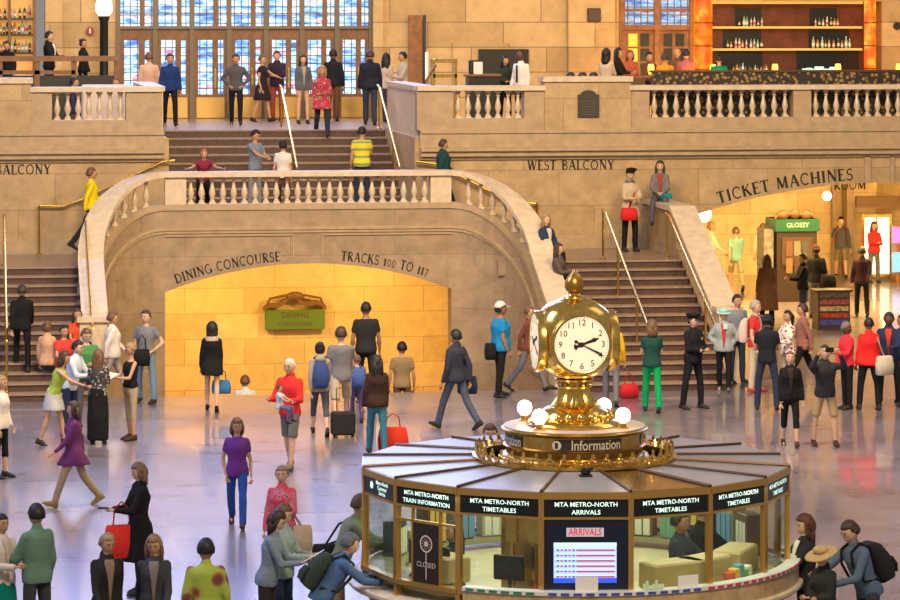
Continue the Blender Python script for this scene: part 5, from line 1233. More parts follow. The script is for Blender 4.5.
# ---------------------------------------------------------------- things carried
def bag(label,c,size,col,cat='bag',handle=.2,strap=None,rz=0,name='handbag'):
    """c: top centre of the bag body"""
    w_,d_,h_=size; M=Matrix.Translation(c)@Matrix.Rotation(rad(rz),4,'Z')
    o=empty(name,c,label,cat); mb=MB(M)
    mb.rings([[V((sx*w_/2*q-0,sy*d_/2*q2,z)) for sx,sy in ((-1,-.6),(-.8,-1),(.8,-1),(1,-.6),(1,.6),(.8,1),(-.8,1),(-1,.6))] for z,q,q2 in ((-h_,.82,.7),(-h_*.95,.95,.95),(-h_*.5,1,1.05),(-h_*.1,.9,.7),(0,.84,.4))])
    child(o,'bag_body',mb,cmat(col),60)
    if handle: mb=MB(M); mb.tube([(-w_*.25,0,-.01),(-w_*.2,0,handle*.7),(0,0,handle),(w_*.2,0,handle*.7),(w_*.25,0,-.01)],.011,6); child(o,'handle',mb,cmat(tuple(x*.6 for x in col)),True)
    if strap: mb=MB(); mb.tube([V(c)+V((0,0,-.02))]+[V(p) for p in strap]+[V(c)+V((0,.03,-.02))],.013,6); child(o,'strap',mb,cmat(tuple(x*.6 for x in col)),True)
    return o
def backpack(label,P,col,sc=1.0,h_=.46):
    k=P['k']; o=empty('backpack',P['T'](.3,-.2),label,'backpack'); T=P['T']; R=P['R']
    mb=MB(); secs=[]
    up=(T(.4)-T(.0)).normalized(); lt=(T(.2,0,.1)-T(.2)).normalized(); fw=(T(.2,.1)-T(.2)).normalized()
    for t,w_,d_ in ((-.02,.10,.05),(.0,.135,.085),(.12,.145,.10),(.26,.14,.09),(.38,.12,.07),(.43,.08,.04)): secs.append((T(t,-.125-d_*sc*.9),lt*w_*sc*k,fw*d_*sc*k))
    mb.loft(secs,16,p=3); child(o,'pack_body',mb,cmat(col),True)
    mb=MB(); mb.loft([(T(.02,-.125-.19*sc),lt*.09*sc*k,fw*.02),(T(.1,-.125-.20*sc),lt*.10*sc*k,fw*.035),(T(.19,-.125-.19*sc),lt*.09*sc*k,fw*.02)],12,p=3); child(o,'front_pocket',mb,cmat(tuple(x*.8 for x in col)),True)
    for s in (1,-1): mb=MB(); mb.tube([T(.40,-.12,s*.07),T(.505,-.03,s*.085),T(.47,.11,s*.095),T(.32,.155,s*.11),T(.12,.10,s*.15),T(.06,-.10,s*.13)],.016,6); child(o,'shoulder_strap',mb,cmat(tuple(x*.6 for x in col)),True)
    return o
def small(name,label,cat,c,size,col,rz=0,tilt=0):
    M=Matrix.Translation(c)@Matrix.Rotation(rad(rz),4,'Z')@Matrix.Rotation(rad(tilt),4,'X'); a=[x/2 for x in size]
    mb=MB(M); mb.bbox((-a[0],-a[1],-a[2]),(a[0],a[1],a[2]),.006); return simple(name,label,cat,mb,cmat(col),loc=c)
def feet(px,py,z=0): return onZ(px,py,z)
def hd(px,py,h,z=0): p=onZ(px,py,z+h); return V((p.x,p.y,z))
# ================================================================ WHO IS WHERE
P_=person
W_=(.72,.72,.72); BK=(.008,.008,.009); NV=(.02,.03,.07); GY=(.2,.2,.21); JN=(.07,.13,.26); KH=(.40,.31,.20); RD=(.62,.03,.03); BR=(.12,.06,.035); CR=(.62,.55,.45)
hB=(.007,.005,.004); hD=(.05,.025,.012); hN=(.13,.065,.03); hG=(.35,.32,.3); hY=(.32,.2,.09)
def stair(px,y):
    i=int((y-YF)/((63.4-YF)/14)); return V((xAt(px,y),y,ZL*(i+1)/14))
def ramp_(px,y):
    i=int((y-59.2)/.33); return V((xAt(px,y),y,-.16*(i+1)))
def deck(px,py): return onZ(px,py,ZD)
def kio(dx,dy): return V((KX+dx*cY+dy*sY,KY-dx*sY+dy*cY,0))
FLOR=pattern('floral_white',(.75,.68,.62),(.5,.1,.1),(.03,.03,.03),15); BW_=pattern('black_white_print',(.04,.04,.045),(.3,.28,.25),(.5,.45,.38),22)
PKF=pattern('pink_floral',(.62,.07,.12),(.7,.3,.3),(.05,.1,.25),17); YST=pattern('yellow_stripes',(.85,.68,.02),(.25,.35,.15),(0,0,0),2.0,True)
RPT=pattern('red_print',(.42,.03,.08),(.5,.3,.2),(.05,.03,.04),9)
# ---- left group at the foot of the stairs
P_('man in dark suit climbing the left stairs, seen from behind',stair(22,59.6),1.68,178,top=('jacket',BK),bot=('trousers',BK),legs='climb')
P_('blonde woman in white top and dark trousers cut off at the left edge',feet(1,478),1.62,60,'f',top=('shirt',(.75,.68,.62)),bot=('capri',BK),hair=('bob',hY),arms=('relax','relax'))
P_('woman in orange red top sitting on the left stairs',stair(77,59.8),1.6,15,'f',1,('tee',(.75,.08,.03)),('trousers',NV),('long',hD),seat=.2,legs='sitlow',arms=('lap','lap'))
P_('person in peach top sitting on the left stairs, back to the camera',stair(47,59.3),1.65,150,'f',0,('shirt',(.60,.36,.22)),('trousers',GY),('bun',hN),seat=.3,legs='sit')
P_('dark haired person in red shirt sitting low on the left stairs',stair(64,59.2),1.6,20,'m',1,('tee',(.6,.05,.04)),('trousers',BK),('short',hB),seat=.25,legs='sit',arms=('lap','lap'))
P_('young man in pale blue shirt at left, leaning over the group',hd(70,337,1.66),1.7,60,'m',0,('shirt',(.55,.62,.75)),('trousers',NV),('short',hB),arms=('read','read'),lean=14)
P_('woman in lime green top and pale skirt leaning on her knees at left',hd(53,348,1.58),1.66,70,'f',1,('tank',(.32,.45,.06)),('skirt',(.5,.5,.48)),('bob',hD),arms=('read','fwd'),lean=20,legs='step')
P_('heavy man in green t-shirt facing the camera at left',hd(86,325,1.72),1.74,10,'m',0,('tee',(.06,.22,.07)),('trousers',(.1,.1,.12)),('short',hN),arms=('read','read'),fat=1.28,look=(10,18))
P_('woman in black and white print blouse and long black skirt, back turned',feet(98,444),1.62,172,'f',1,('shirt',BW_),('longskirt',BK),('long',hN),arms=('read','read'),look=(-8,10))
pk=P_('woman in black sleeveless top and khaki capris holding a map',feet(131,440),1.68,-62,'f',1,('tank',BK),('capri',KH),('short',hY),arms=('read','read'),look=(0,18),shoe=(.06,.03,.02))
small('map_sheet','white map held by the woman in khaki capris','map',(pk['hands'][0]+pk['hands'][1])/2+V((0,0,.03)),(.3,.2,.01),(.8,.78,.74),-60,25)
P_('man in grey t-shirt and blue jeans standing behind the map reader',feet(146,403),1.76,-30,'m',0,('tee',(.18,.19,.21)),('trousers',(.15,.24,.38)),('short',hD),arms=('hip','relax'),legs='wide')
bag('black shoulder bag at the hip of the man in grey t-shirt',V(feet(141,403))+V((0,-.28,1.0)),(.3,.16,.3),BK,'bag',.25)
P_('person in loose white shirt walking behind the group at left',feet(112,398),1.7,95,'m',1,('shirt',(.72,.66,.6)),('trousers',(.35,.33,.3)),('short',hN),legs='walk',arms=('swingf','swingb'),fat=1.2)
P_('woman in purple coat walking to the left through the group',feet(74,506),1.62,-88,'f',1,('coat',(.14,.03,.13)),('trousers',(.35,.25,.16)),('bob',hD),legs='walk',arms=('swingf','swingb'),shoe=(.3,.2,.08))
# ---- centre floor
q=P_('woman in black coat with pale fur collar standing before the arch',feet(212,411),1.66,172,'f',0,('coat',BK),('dress',BK),('curly',hB),legs='step',arms=('relax','relax'),shoe=BK)
mb=MB(); mb.loft([(q['T'](t,f_),q['R']@V((.12,0,0)),q['R']@V((0,.1,0))) for t,f_ in ((.42,-.02),(.46,-.03),(.5,-.03))],14,p=2); c=child(q['o'],'fur_collar',mb,cmat((.6,.48,.38)),True)
bag('blue bag held by the woman in black coat',q['hands'][1]+V((0,0,-.12)),(.34,.14,.24),(.04,.16,.4),rz=0)
P_('woman in purple top and blue jeans walking towards the camera',feet(237,527),1.62,-8,'f',1,('tee',(.13,.03,.22)),('trousers',(.02,.07,.32)),('bob',hN),legs='walk',arms=('relax','pocket'),look=(10,10))
q=P_('white haired man in red jacket and grey shorts carrying a child',feet(290,469),1.80,-35,'m',0,('jacket',RD),('shorts',(.16,.16,.15)),('thin',(.7,.66,.62)),arms=('carry','carry'),legs='step',shoe=(.25,.2,.15))
P_('small dark haired child carried by the man in red',q['wr'][0]+V((-.16,-.08,-.32)),.78,60,'f',0,('tee',(.5,.5,.6)),('trousers',(.12,.1,.2)),('short',hD),arms=('fwd','fwd'),legs='sit',seat=.2,vox=.016)
q=P_('girl in grey hoodie with blue backpack walking away',feet(320,435),1.68,178,'f',0,('hoodie',(.30,.27,.24)),('capri',(.06,.07,.1)),('bun',hB),legs='walk'); backpack('blue backpack of the girl in grey hoodie',q,(.03,.06,.2))
P_('tall man in grey t-shirt and pale shorts walking away',hd(341,319,1.85),1.86,176,'m',0,('tee',(.17,.17,.19)),('shorts',(.42,.36,.28)),('short',hD),legs='walk2',arms=('relax','swingf'))
P_('broad man in black t-shirt and black trousers walking towards the arch',hd(366,297,1.88),1.9,180,'m',2,('tee',(.02,.02,.022)),('trousers',BK),('thin',hB),legs='step',fat=1.1)
q=P_('small child with dark hair and big blue backpack',feet(357,422),1.22,178,'m',0,('tee',(.1,.12,.3)),('trousers',(.1,.06,.2)),('short',hN),legs='step',vox=.018); backpack('big blue and purple backpack of the small child',q,(.05,.10,.33),1.25)
q=P_('long haired woman in dark brown jacket and blue jeans pulling a red bag',feet(377,455),1.68,182,'f',0,('jacket',(.04,.02,.015)),('trousers',(.03,.16,.25)),('long',hB),legs='step',arms=('relax','down'))
bag('bright red travel bag pulled by the long haired woman',feet(393,452)+V((0,0,.40)),(.48,.22,.40),(.62,.04,.02),'bag',.22,rz=4,name='travel_bag')
e=empty('suitcase',feet(343,437),'black wheeled suitcase left of the small child','suitcase'); p=feet(343,437)
mb=MB(); mb.bbox((p.x-.2,p.y-.12,.04),(p.x+.2,p.y+.12,.42),.03); child(e,'case_body',mb,cmat((.02,.02,.02))); mb=MB(); mb.tube([(p.x-.1,p.y,.4),(p.x-.1,p.y+.1,.8),(p.x+.1,p.y+.1,.8),(p.x+.1,p.y,.4)],.012,6); child(e,'pull_handle',mb,GRN if 0 else BRONZE)
for sx in (-1,1): mb=MB(); mb.tube([(p.x+sx*.14,p.y-.02,.03),(p.x+sx*.17,p.y-.02,.03)],.03,10); child(e,'wheel',mb,DARK)
P_('person in white shirt going down the passage at left',ramp_(245,62.2),1.7,178,'m',1,('shirt',(.62,.6,.6)),('trousers',GY),('short',hN),arms=('relax','relax'))
P_('person in brown top going down the passage at right',ramp_(402,61.1),1.78,180,'m',1,('tee',(.28,.2,.11)),('trousers',BR),('short',hB))
q=P_('man in dark blue jacket and jeans walking left past the arch',feet(456,429),1.82,-140,'m',1,('jacket',(.03,.035,.06)),('trousers',(.06,.08,.13)),('short',hB),legs='walk',arms=('relax','swingb'))
bag('dark shoulder bag of the man in dark blue jacket',q['T'](-.02,0,-.28),(.34,.16,.3),NV,'bag',0,strap=[q['T'](.3,.13,-.05),q['T'](.46,.02,.1),q['T'](.3,-.14,-.05)])
q=P_('large man in bright blue t-shirt, white cap and wide black trousers',feet(500,397),1.83,95,'m',2,('tee',(.01,.22,.50)),('trousers',BK),('cap',(.6,.6,.6),hB),fat=1.34,arms=('relax','relax'),legs='wide')
bag('black bag on the hip of the man in bright blue',q['T'](.05,-.2,-.1),(.2,.26,.3),BK,'bag',0)
P_('person in maroon top and grey trousers stepping off the stairs',feet(529,391),1.72,60,'f',1,('shirt',(.16,.05,.04)),('trousers',(.17,.17,.2)),('short',hN),legs='walk',arms=('fwd','swingb'))
q=P_('man in yellow hooded top and grey trousers walking away',feet(611,406),1.7,165,'m',0,('hoodie',(.75,.45,.01)),('trousers',(.16,.17,.2)),('short',hN),legs='step'); backpack('black backpack of the man in yellow',q,(.03,.03,.04))
P_('woman in dark green top and bright green trousers on the floor',feet(652,412),1.72,175,'f',0,('tee',(.01,.06,.05)),('trousers',(.0,.33,.10)),('bob',hN),legs='step',arms=('fold','fold'))
bag('red bag standing on the floor before the right stairs',feet(629,398)+V((0,0,.26)),(.34,.2,.26),(.55,.02,.03),rz=10)
P_('man with brown hair behind the booth roof, only head showing',hd(490,418,1.72),1.72,-5,'m',0,('polo',(.03,.03,.04)),('trousers',BK),('short',(.09,.03,.015)),look=(0,12))
# ---- right group
q=P_('police officer in black uniform and peaked cap standing with hands joined',feet(693,409),1.78,35,'m',0,('shirt',(.008,.009,.014)),('trousers',(.008,.009,.014)),('policecap',(.008,.009,.014),hB),arms=('fold','fold'),legs='wide',fat=1.1)
mb=MB(); mb.loft([(q['T'](t),q['R']@V((.185,0,0)),q['R']@V((0,.14,0))) for t in (.02,.07)],16); child(q['o'],'duty_belt',mb,cmat((.02,.02,.02)))
mb=MB(); mb.ell(q['T'](.33,.15,.07),(.022,.01,.03),8,6); child(q['o'],'badge',mb,BRASS)
P_('woman in red top, grey cardigan and turquoise sun hat',feet(724,391),1.62,-15,'f',0,('jacket',(.30,.36,.38)),('trousers',BK),('hat',(.30,.62,.60),hG),arms=('hip','hip'),legs='step',jacket=(.65,.03,.02),fat=1.15,shoe=(.1,.1,.15))
small('name_badge','white badge hanging on the red top of the woman in sun hat','badge',feet(723,391)+V((0,-.19,1.22)),(.08,.012,.11),W_)
P_('man in grey blue top standing behind the woman in sun hat',hd(737,291,1.75),1.76,20,'m',1,('tee',(.2,.22,.28)),('trousers',NV),('short',hB))
q=P_('man in red and white top and pale trousers behind the officer group',feet(755,392),1.78,60,'m',0,('tee',(.65,.04,.04)),('trousers',(.55,.48,.38)),('short',hG),arms=('fold','relax'),shoe=(.4,.08,.05)); backpack('white and red backpack of the man in red top',q,(.6,.5,.48))
P_('man in black shirt and navy cap seen from behind',feet(767,409),1.76,165,'m',1,('polo',(.012,.014,.022)),('trousers',NV),('capback',(.015,.02,.04),hB),arms=('fold','fold'),legs='wide')
P_('dark haired woman in white floral blouse',hd(788,307,1.66),1.68,-60,'f',1,('shirt',FLOR),('trousers',(.35,.3,.25)),('pony',hB),arms=('read','read'))
P_('person in dusty pink shirt behind the floral blouse',hd(803,297,1.74),1.75,-100,'m',1,('shirt',(.28,.12,.10)),('trousers',BK),('short',hD),legs='walk')
P_('woman in black cardigan and black leggings facing the camera',feet(790,446),1.63,-8,'f',0,('jacket',BK),('capri',BK),('bun',hN),arms=('relax','relax'),legs='step',look=(0,-12),jacket=(.03,.02,.02),shoe=(.06,.03,.02))
q=P_('man in dark hooded top and khaki shorts raising a camera',feet(825,446),1.72,-3,'m',0,('hoodie',(.025,.025,.03)),('shorts',(.40,.29,.16)),('short',hB),arms=('camera','camera'),legs='wide',look=(0,-14),shoe=(.04,.02,.02))
small('camera','small black camera held up by the man in khaki shorts','camera',(q['hands'][0]+q['hands'][1])/2,(.13,.05,.08),BK,-3)
P_('dark skinned man in red shirt facing right',feet(847,409),1.62,-70,'m',3,('shirt',(.68,.03,.05)),('trousers',BK),('short',(.15,.13,.12)),arms=('read','relax'),look=(120,0))
q=P_('woman in bright red shirt and black trousers with white shoulder bag',feet(869,410),1.72,175,'f',2,('shirt',(.72,.02,.02)),('trousers',BK),('short',hB),legs='wide',fat=1.25,arms=('relax','relax'))
bag('white shoulder bag of the woman in bright red shirt',q['T'](.08,-.12,-.26),(.34,.16,.34),(.55,.5,.42),'bag',0,strap=[q['T'](.3,.1,-.18),q['T'](.47,0,-.13),q['T'](.3,-.14,-.16)],rz=20)
P_('dark skinned man in navy jacket over red shirt',feet(889,406),1.76,-20,'m',3,('jacket',(.02,.03,.09)),('trousers',BK),('short',hB),arms=('read','pocket'),jacket=(.6,.05,.03),legs='wide')
P_('person in navy coat half out of the frame at right',feet(903,402),1.66,-90,'m',2,('jacket',NV),('trousers',BK),('short',hB))
# ---- ticket hall
P_('blurred man in white shirt and black trousers at left of the ticket hall',V((xAt(711,80.5),80.5,0)),1.85,90,'m',1,('shirt',(.8,.72,.6)),('trousers',BK),('short',hY),legs='walk')
q=P_('person in teal t-shirt walking away in the ticket hall',feet(736,291),1.75,178,'m',0,('tee',(.20,.42,.38)),('shorts',KH),('short',hN),legs='walk')
bag('red bag carried beside the teal t-shirt in the ticket hall',q['wr'][1]+V((-.1,0,.3)),(.22,.3,.42),(.45,.04,.03),'bag',0)
P_('person in pale shirt left of the dark kiosk',V((xAt(763,80.5),80.5,0)),1.75,160,'m',0,('shirt',(.72,.58,.42)),('trousers',BR),('short',hN),legs='step')
P_('long haired person in brown leather coat, back turned, in the ticket hall',hd(767,252,1.72),1.74,175,'f',1,('longcoat',(.11,.05,.02)),('trousers',BK),('long',hD),fat=1.25)
P_('person in black jacket facing left in front of the kiosk',hd(803,250,1.70),1.7,-90,'m',1,('jacket',BK),('trousers',NV),('short',hD),arms=('read','phone'))
q=P_('person in black jacket and dark cap beside the dark kiosk',feet(816,318),1.76,170,'m',1,('jacket',(.015,.014,.016)),('trousers',(.12,.12,.13)),('capback',(.05,.02,.015),hB))
bag('big black shoulder bag of the person in dark cap',q['T'](.1,-.1,-.27),(.36,.24,.34),BK,'bag',0,strap=[q['T'](.3,.12,-.05),q['T'](.46,.02,.1),q['T'](.3,-.15,-.05)])
q=P_('young man in grey top and olive shorts with phone at his ear',feet(841,278),1.72,-5,'m',0,('shirt',(.09,.09,.10)),('shorts',(.22,.17,.08)),('short',hB),arms=('relax','face'),legs='step'); backpack('red trimmed backpack of the man in olive shorts',q,(.35,.06,.04))
P_('woman in red top and jeans before the lit shop window',feet(874,283),1.68,5,'f',0,('shirt',(.70,.03,.03)),('trousers',(.12,.12,.14)),('long',hD),arms=('phone','phone'))
P_('person in dark purple coat walking into the ticket hall',feet(862,317),1.72,170,'m',1,('jacket',(.035,.015,.03)),('trousers',BK),('short',hB),legs='step',arms=('relax','swingf'))
# ---- landings, platform and upper flight
q=P_('woman in beige coat and dark beret standing on the right landing',V((xAt(630,65.4),65.4,ZL)),1.80,12,'f',0,('coat',(.52,.40,.27)),('trousers',BK),('beret',BK,hD),arms=('read','read'),look=(0,14))
mb=MB(); mb.loft([(q['T'](t,.0),q['R']@V((w_,0,0)),q['R']@V((0,w_*.95,0))) for t,w_ in ((.44,.09),(.48,.10),(.53,.085))],14,p=2); child(q['o'],'scarf',mb,cmat((.14,.14,.15)),True)
bag('bright red handbag of the woman in beige coat',q['T'](-.02,.18,-.1),(.34,.16,.26),(.6,.02,.02),'bag',0,strap=[q['T'](.25,.16,.02),q['T'](.47,.0,.1)])
q=P_('woman in grey cardigan sitting on the outer stone balustrade of the right flight',V((xAt(660,65.6),65.6,2.20)),1.72,-12,'f',0,('jacket',(.17,.16,.16)),('trousers',(.09,.09,.11)),('long',hD),arms=('lap','lap'),legs=((82,4,60),(74,10,72)),seat=.93,jacket=(.4,.04,.03))
bag('teal folded bag on the lap of the woman on the balustrade',q['T'](.08,.22,.12),(.25,.14,.12),(.0,.25,.26),'bag',0)
P_('woman with light brown hair in navy jacket sitting on the right stairs',stair(541,62.6)+V((.1,0,0)),1.66,25,'f',0,('jacket',(.02,.035,.08)),('trousers',BK),('long',hY),arms=('lap','lap'),legs='sit',seat=.45,jacket=(.6,.5,.45))
P_('person in grey coat sitting lower on the right stairs beside the coping',stair(552,61.5)+V((.12,0,0)),1.64,60,'f',0,('coat',(.10,.07,.065)),('trousers',BK),('long',hD),arms=('lap','read'),legs='sit',seat=.42)
P_('person in yellow shirt and dark trousers climbing at the left landing',V((xAt(91,65.4),65.4,ZL+.17)),1.78,95,'m',1,('shirt',(.80,.62,.01)),('trousers',(.02,.02,.03)),('short',hN),legs='walk',arms=('swingf','swingb'))
P_('person in dark teal jacket at the right end of the platform',V((xAt(443,65.4),65.4,ZP)),1.62,95,'m',1,('jacket',(.01,.05,.05)),('trousers',BK),('short',hD),legs='walk',arms=('swingf','swingb'),fat=1.2)
P_('man in yellow striped shirt standing on the platform',hd(362,124,1.72,ZP),1.74,172,'m',1,('tee',YST),('trousers',NV),('short',hB),fat=1.12,arms=('relax','read'),look=(-20,0))
P_('man in blue grey shirt leaning at the platform balustrade',hd(255,127,1.70,ZP),1.72,40,'m',1,('tee',(.20,.24,.32)),('trousers',GY),('short',hB),arms=('read','fwd'),look=(10,20))
P_('woman with dark bun and white top on the platform',hd(283,137,1.58,ZP),1.6,170,'f',1,('tee',(.62,.6,.56)),('trousers',BR),('bun',hB))
P_('person in dark red top leaning arms on the platform balustrade',V((xAt(203,65.0),65.0,ZP)),1.50,0,'f',1,('tee',(.22,.02,.05)),('trousers',BK),('bun',(.3,.08,.06)),arms=((62,30,84,35),(62,30,84,35)),lean=30,look=(0,-10))
# ---- balcony deck
P_('person in cream shirt and olive trousers at the left end of the deck',V((xAt(149,75),75,ZD)),1.78,178,'m',1,('shirt',(.62,.42,.32)),('trousers',(.16,.1,.05)),('short',hN),legs='step',fat=1.15)
P_('man in navy blue shirt and black trousers walking down from the doors',deck(170,126),1.76,5,'m',1,('shirt',(.01,.035,.16)),('trousers',BK),('short',hB),legs='step',arms=('relax','relax'))
P_('man in grey sweater and black trousers on the deck',deck(236,125),1.74,-5,'m',1,('shirt',(.08,.08,.10)),('trousers',BK),('short',hB),legs='step',arms=('hip','hip'))
P_('woman in short black dress with pale jacket tied low',deck(262,122),1.70,60,'f',1,('dress',(.02,.015,.02)),('skirt',(.35,.25,.2)),('short',hN),arms=('fwd','relax'),legs='step')
P_('person in dark jacket beside the woman in black dress',deck(277,120.5),1.76,-20,'m',0,('jacket',(.03,.02,.04)),('trousers',(.3,.06,.04)),('short',hD),arms=('read','read'))
P_('young woman in grey jacket and bare legs facing the camera',deck(303,124),1.70,5,'f',0,('jacket',(.10,.11,.13)),('dress',BK),('long',hB),arms=('relax','relax'),legs='stand',jacket=(.3,.3,.33))
P_('woman in red patterned coat coming down the upper flight',V((xAt(322,71.2),71.2,ZD-.17)),1.72,0,'f',1,('coat',RPT),('trousers',NV),('curly',(.35,.2,.1)),legs='walk',arms=('fold','relax'),fat=1.15)
P_('man in black jacket just behind the red patterned coat',deck(333,121),1.82,170,'m',2,('jacket',(.015,.015,.02)),('trousers',BR),('short',hB),legs='step')
P_('broad man in dark navy jacket standing at the top of the upper flight',deck(370,125),1.84,172,'m',1,('jacket',(.012,.016,.035)),('trousers',(.03,.04,.07)),('short',hD),fat=1.25,legs='step')
P_('person in white top with grey trousers beside the broad man',deck(386,122),1.74,150,'f',1,('tee',(.55,.47,.42)),('trousers',(.08,.08,.10)),('long',hB),legs='step')
P_('dark haired man in pale grey shirt behind the right parapet',V((xAt(403,75),75,ZD)),1.76,-80,'m',1,('shirt',(.42,.38,.33)),('trousers',NV),('short',hB),arms=('phone','relax'))
P_('waiter in black suit at the upper left railing',V((xAt(49,76),76,ZD+.45)),1.80,70,'m',0,('jacket',BK),('trousers',BK),('short',hB),arms=('read','read'),jacket=W_)
P_('person in black standing left of the lamp post',V((xAt(83,76),76,ZD+.45)),1.62,60,'f',1,('shirt',BK),('trousers',BK),('bun',hB))
P_('dark haired guest at the far upper left',V((xAt(7,76.6),76.6,ZD+.45)),1.55,-20,'m',1,('jacket',BK),('trousers',BK),('short',hB))
P_('dark haired guest sitting low behind the left balustrade',V((xAt(74,73.6),73.6,ZD)),1.7,80,'m',1,('shirt',(.03,.04,.09)),('trousers',BK),('short',hB),seat=.30,legs='sit')
P_('red haired guest sitting behind the white tablecloth',V((xAt(116,73.8),73.8,ZD)),1.7,-20,'f',1,('shirt',(.45,.1,.1)),('trousers',BK),('short',(.12,.03,.02)),seat=.30,legs='sit')
P_('waitress in dark green dress before the black board',V((xAt(505,73.6),73.6,ZD)),1.68,20,'f',1,('shirt',(.02,.035,.03)),('trousers',BK),('long',hB),arms=('fold','fold'))
q=P_('waiter in white shirt and dark tie before the black board',V((xAt(521,72.8),72.8,ZD)),1.82,-50,'m',3,('shirt',(.78,.74,.70)),('trousers',BK),('thin',hB),arms=('relax','relax'))
mb=MB(); mb.loft([(q['T'](t,.145,0),q['R']@V((.028,0,0)),q['R']@V((0,.008,0))) for t in (.05,.25,.43)],8); child(q['o'],'tie',mb,cmat(BK))
sitters=[(606,71.8,'long haired woman in cream top at the balcony table, back turned',('shirt',(.60,.48,.36)),('curly',hB),'f',150,.98),
 (618,73.9,'black haired woman next to the cream top',('shirt',BK),('long',hB),'f',60,.98),(630,76.2,'guest with reddish face at the table before the wooden doors',('shirt',(.4,.1,.05)),('bob',(.2,.05,.02)),'f',0,.9),
 (649,76.4,'guest in dark top beside the table candle',('shirt',BR),('short',hB),'m',20,.85),(665,74.0,'guest in orange lit shirt at the balcony table',('shirt',(.75,.28,.03)),('short',hD),'m',170,.85),
 (677,76.0,'bald guest facing the camera beside the wooden doors',('shirt',BR),('thin',(.4,.15,.08)),'m',0,.95),(686,73.4,'guest in dusty red shirt, back turned, left of the amber column',('shirt',(.35,.10,.10)),('short',hB),'m',175,.95)]
for px,y,lb,tp,hr,sx,hdg,st in sitters: P_(lb,V((xAt(px,y),y,ZD)),1.72,hdg,sx,1,tp,('trousers',BK),hr,seat=st-.04,legs='sit',arms=('read','read'))
P_('bartender in green top in front of the amber column',V((xAt(719,76.4),76.4,ZD)),1.66,170,'m',1,('tee',(.0,.22,.12)),('trousers',BK),('short',hB))
# ---- foreground
q=P_('woman in cream cardigan and teal skirt at the left edge',hd(1,507,1.62),1.62,35,'f',1,('jacket',(.66,.58,.48)),('skirt',(.0,.20,.17)),('bun',hB),arms=('read','read'),jacket=(.55,.45,.38),vox=.016)
P_('man in sage green shirt seen from behind, looking left',hd(37,497,1.74),1.74,-140,'m',1,('shirt',(.13,.24,.17)),('trousers',(.05,.05,.05)),('short',hB),arms=('read','relax'),look=(-18,0),vox=.016,fat=1.08)
q=P_('woman with brown hair in black coat looking at her phone',hd(140,457,1.66),1.67,-78,'f',0,('longcoat',BK),('trousers',BK),('bob',(.16,.09,.045)),arms=('read','read'),look=(0,14),vox=.016)
small('phone','dark phone in the hand of the woman in black coat','phone',q['hands'][0]+V((-.05,0,.02)),(.13,.07,.015),(.03,.03,.035),0,0)
bag('bright red bag in front of the woman in black coat',q['T'](-.02,.24,.0),(.42,.2,.40),(.70,.03,.02),'bag',.28,rz=10)
P_('blonde person in black jacket walking towards the camera at lower left',hd(107,522,1.66),1.68,12,'f',1,('jacket',(.02,.018,.018)),('trousers',BK),('short',(.30,.2,.11)),look=(15,16),jacket=(.24,.16,.11),legs='walk',vox=.016)
P_('brown haired woman in striped dark shawl walking beside the blonde',hd(154,524,1.64),1.66,-5,'f',1,('coat',(.045,.045,.055)),('trousers',BK),('long',(.22,.12,.06)),look=(-6,14),jacket=(.20,.17,.16),legs='walk2',vox=.016)
P_('person in lime and maroon top with back turned at the bottom edge',hd(206,530,1.68),1.68,178,'m',1,('shirt',pattern('lime_maroon',(.35,.45,.06),(.30,.08,.05),(.18,.05,.05),5)),('trousers',BR),('short',hB),legs='step',vox=.016)
q=P_('grey haired woman in pink floral blouse and jeans walking left of the booth',hd(282,457,1.60),1.62,-15,'f',0,('shirt',PKF),('trousers',(.03,.06,.18)),('short',(.22,.15,.10)),legs='walk',arms=('read','relax'),vox=.016,fat=1.1)
bag('cream shoulder bag of the woman in pink floral blouse',q['T'](-.02,.02,.27),(.26,.14,.32),(.50,.38,.28),'bag',0,strap=[q['T'](.3,.14,.06),q['T'](.46,.02,-.05)])
q=P_('dark haired woman in grey blue shirt reading a leaflet beside the booth',hd(267,504,1.66),1.68,72,'f',0,('shirt',(.19,.24,.31)),('trousers',(.03,.025,.022)),('bob',(.03,.015,.01)),arms=('read','read'),look=(0,20),lean=10,vox=.014)
small('leaflet','white folded leaflet held by the woman in grey blue shirt','leaflet',(q['hands'][0]+q['hands'][1])/2+V((.03,0,.05)),(.3,.22,.008),(.75,.78,.8),70,-30)
P_('brown haired woman half hidden behind the leaflet reader',hd(283,499,1.64),1.66,60,'f',0,('shirt',(.28,.36,.34)),('trousers',NV),('bob',(.13,.05,.025)),arms=('read','read'),look=(0,15),vox=.016)
q=P_('man in blue shirt bending towards the booth counter',V((xAt(322,33.9),33.9,0)),1.66,95,'m',0,('shirt',(.07,.14,.30)),('trousers',(.03,.04,.07)),('short',(.10,.10,.14)),arms=('counter','counter'),lean=32,vox=.016)
backpack('dark green backpack of the man bending at the counter',q,(.03,.05,.035))
q=P_('man in khaki shirt leaning on the left side of the booth counter',V((xAt(338,35.6),35.6,0)),1.80,85,'m',0,('shirt',(.26,.26,.16)),('trousers',KH),('short',hN),arms=('counter','counter'),lean=24,vox=.016)
bag('black strap bag on the back of the man in khaki shirt',q['T'](.1,-.2,0),(.3,.18,.4),BK,'bag',0,strap=[q['T'](.35,-.14,.1),q['T'](.47,.0,.12),q['T'](.35,.12,.12)])
P_('curly haired woman in black and white top at the right side of the booth',hd(806,510,1.64),1.66,-82,'f',0,('jacket',(.02,.02,.02)),('trousers',BK),('curly',(.10,.035,.02)),arms=('counter','counter'),jacket=(.7,.7,.68),vox=.016,look=(0,6))
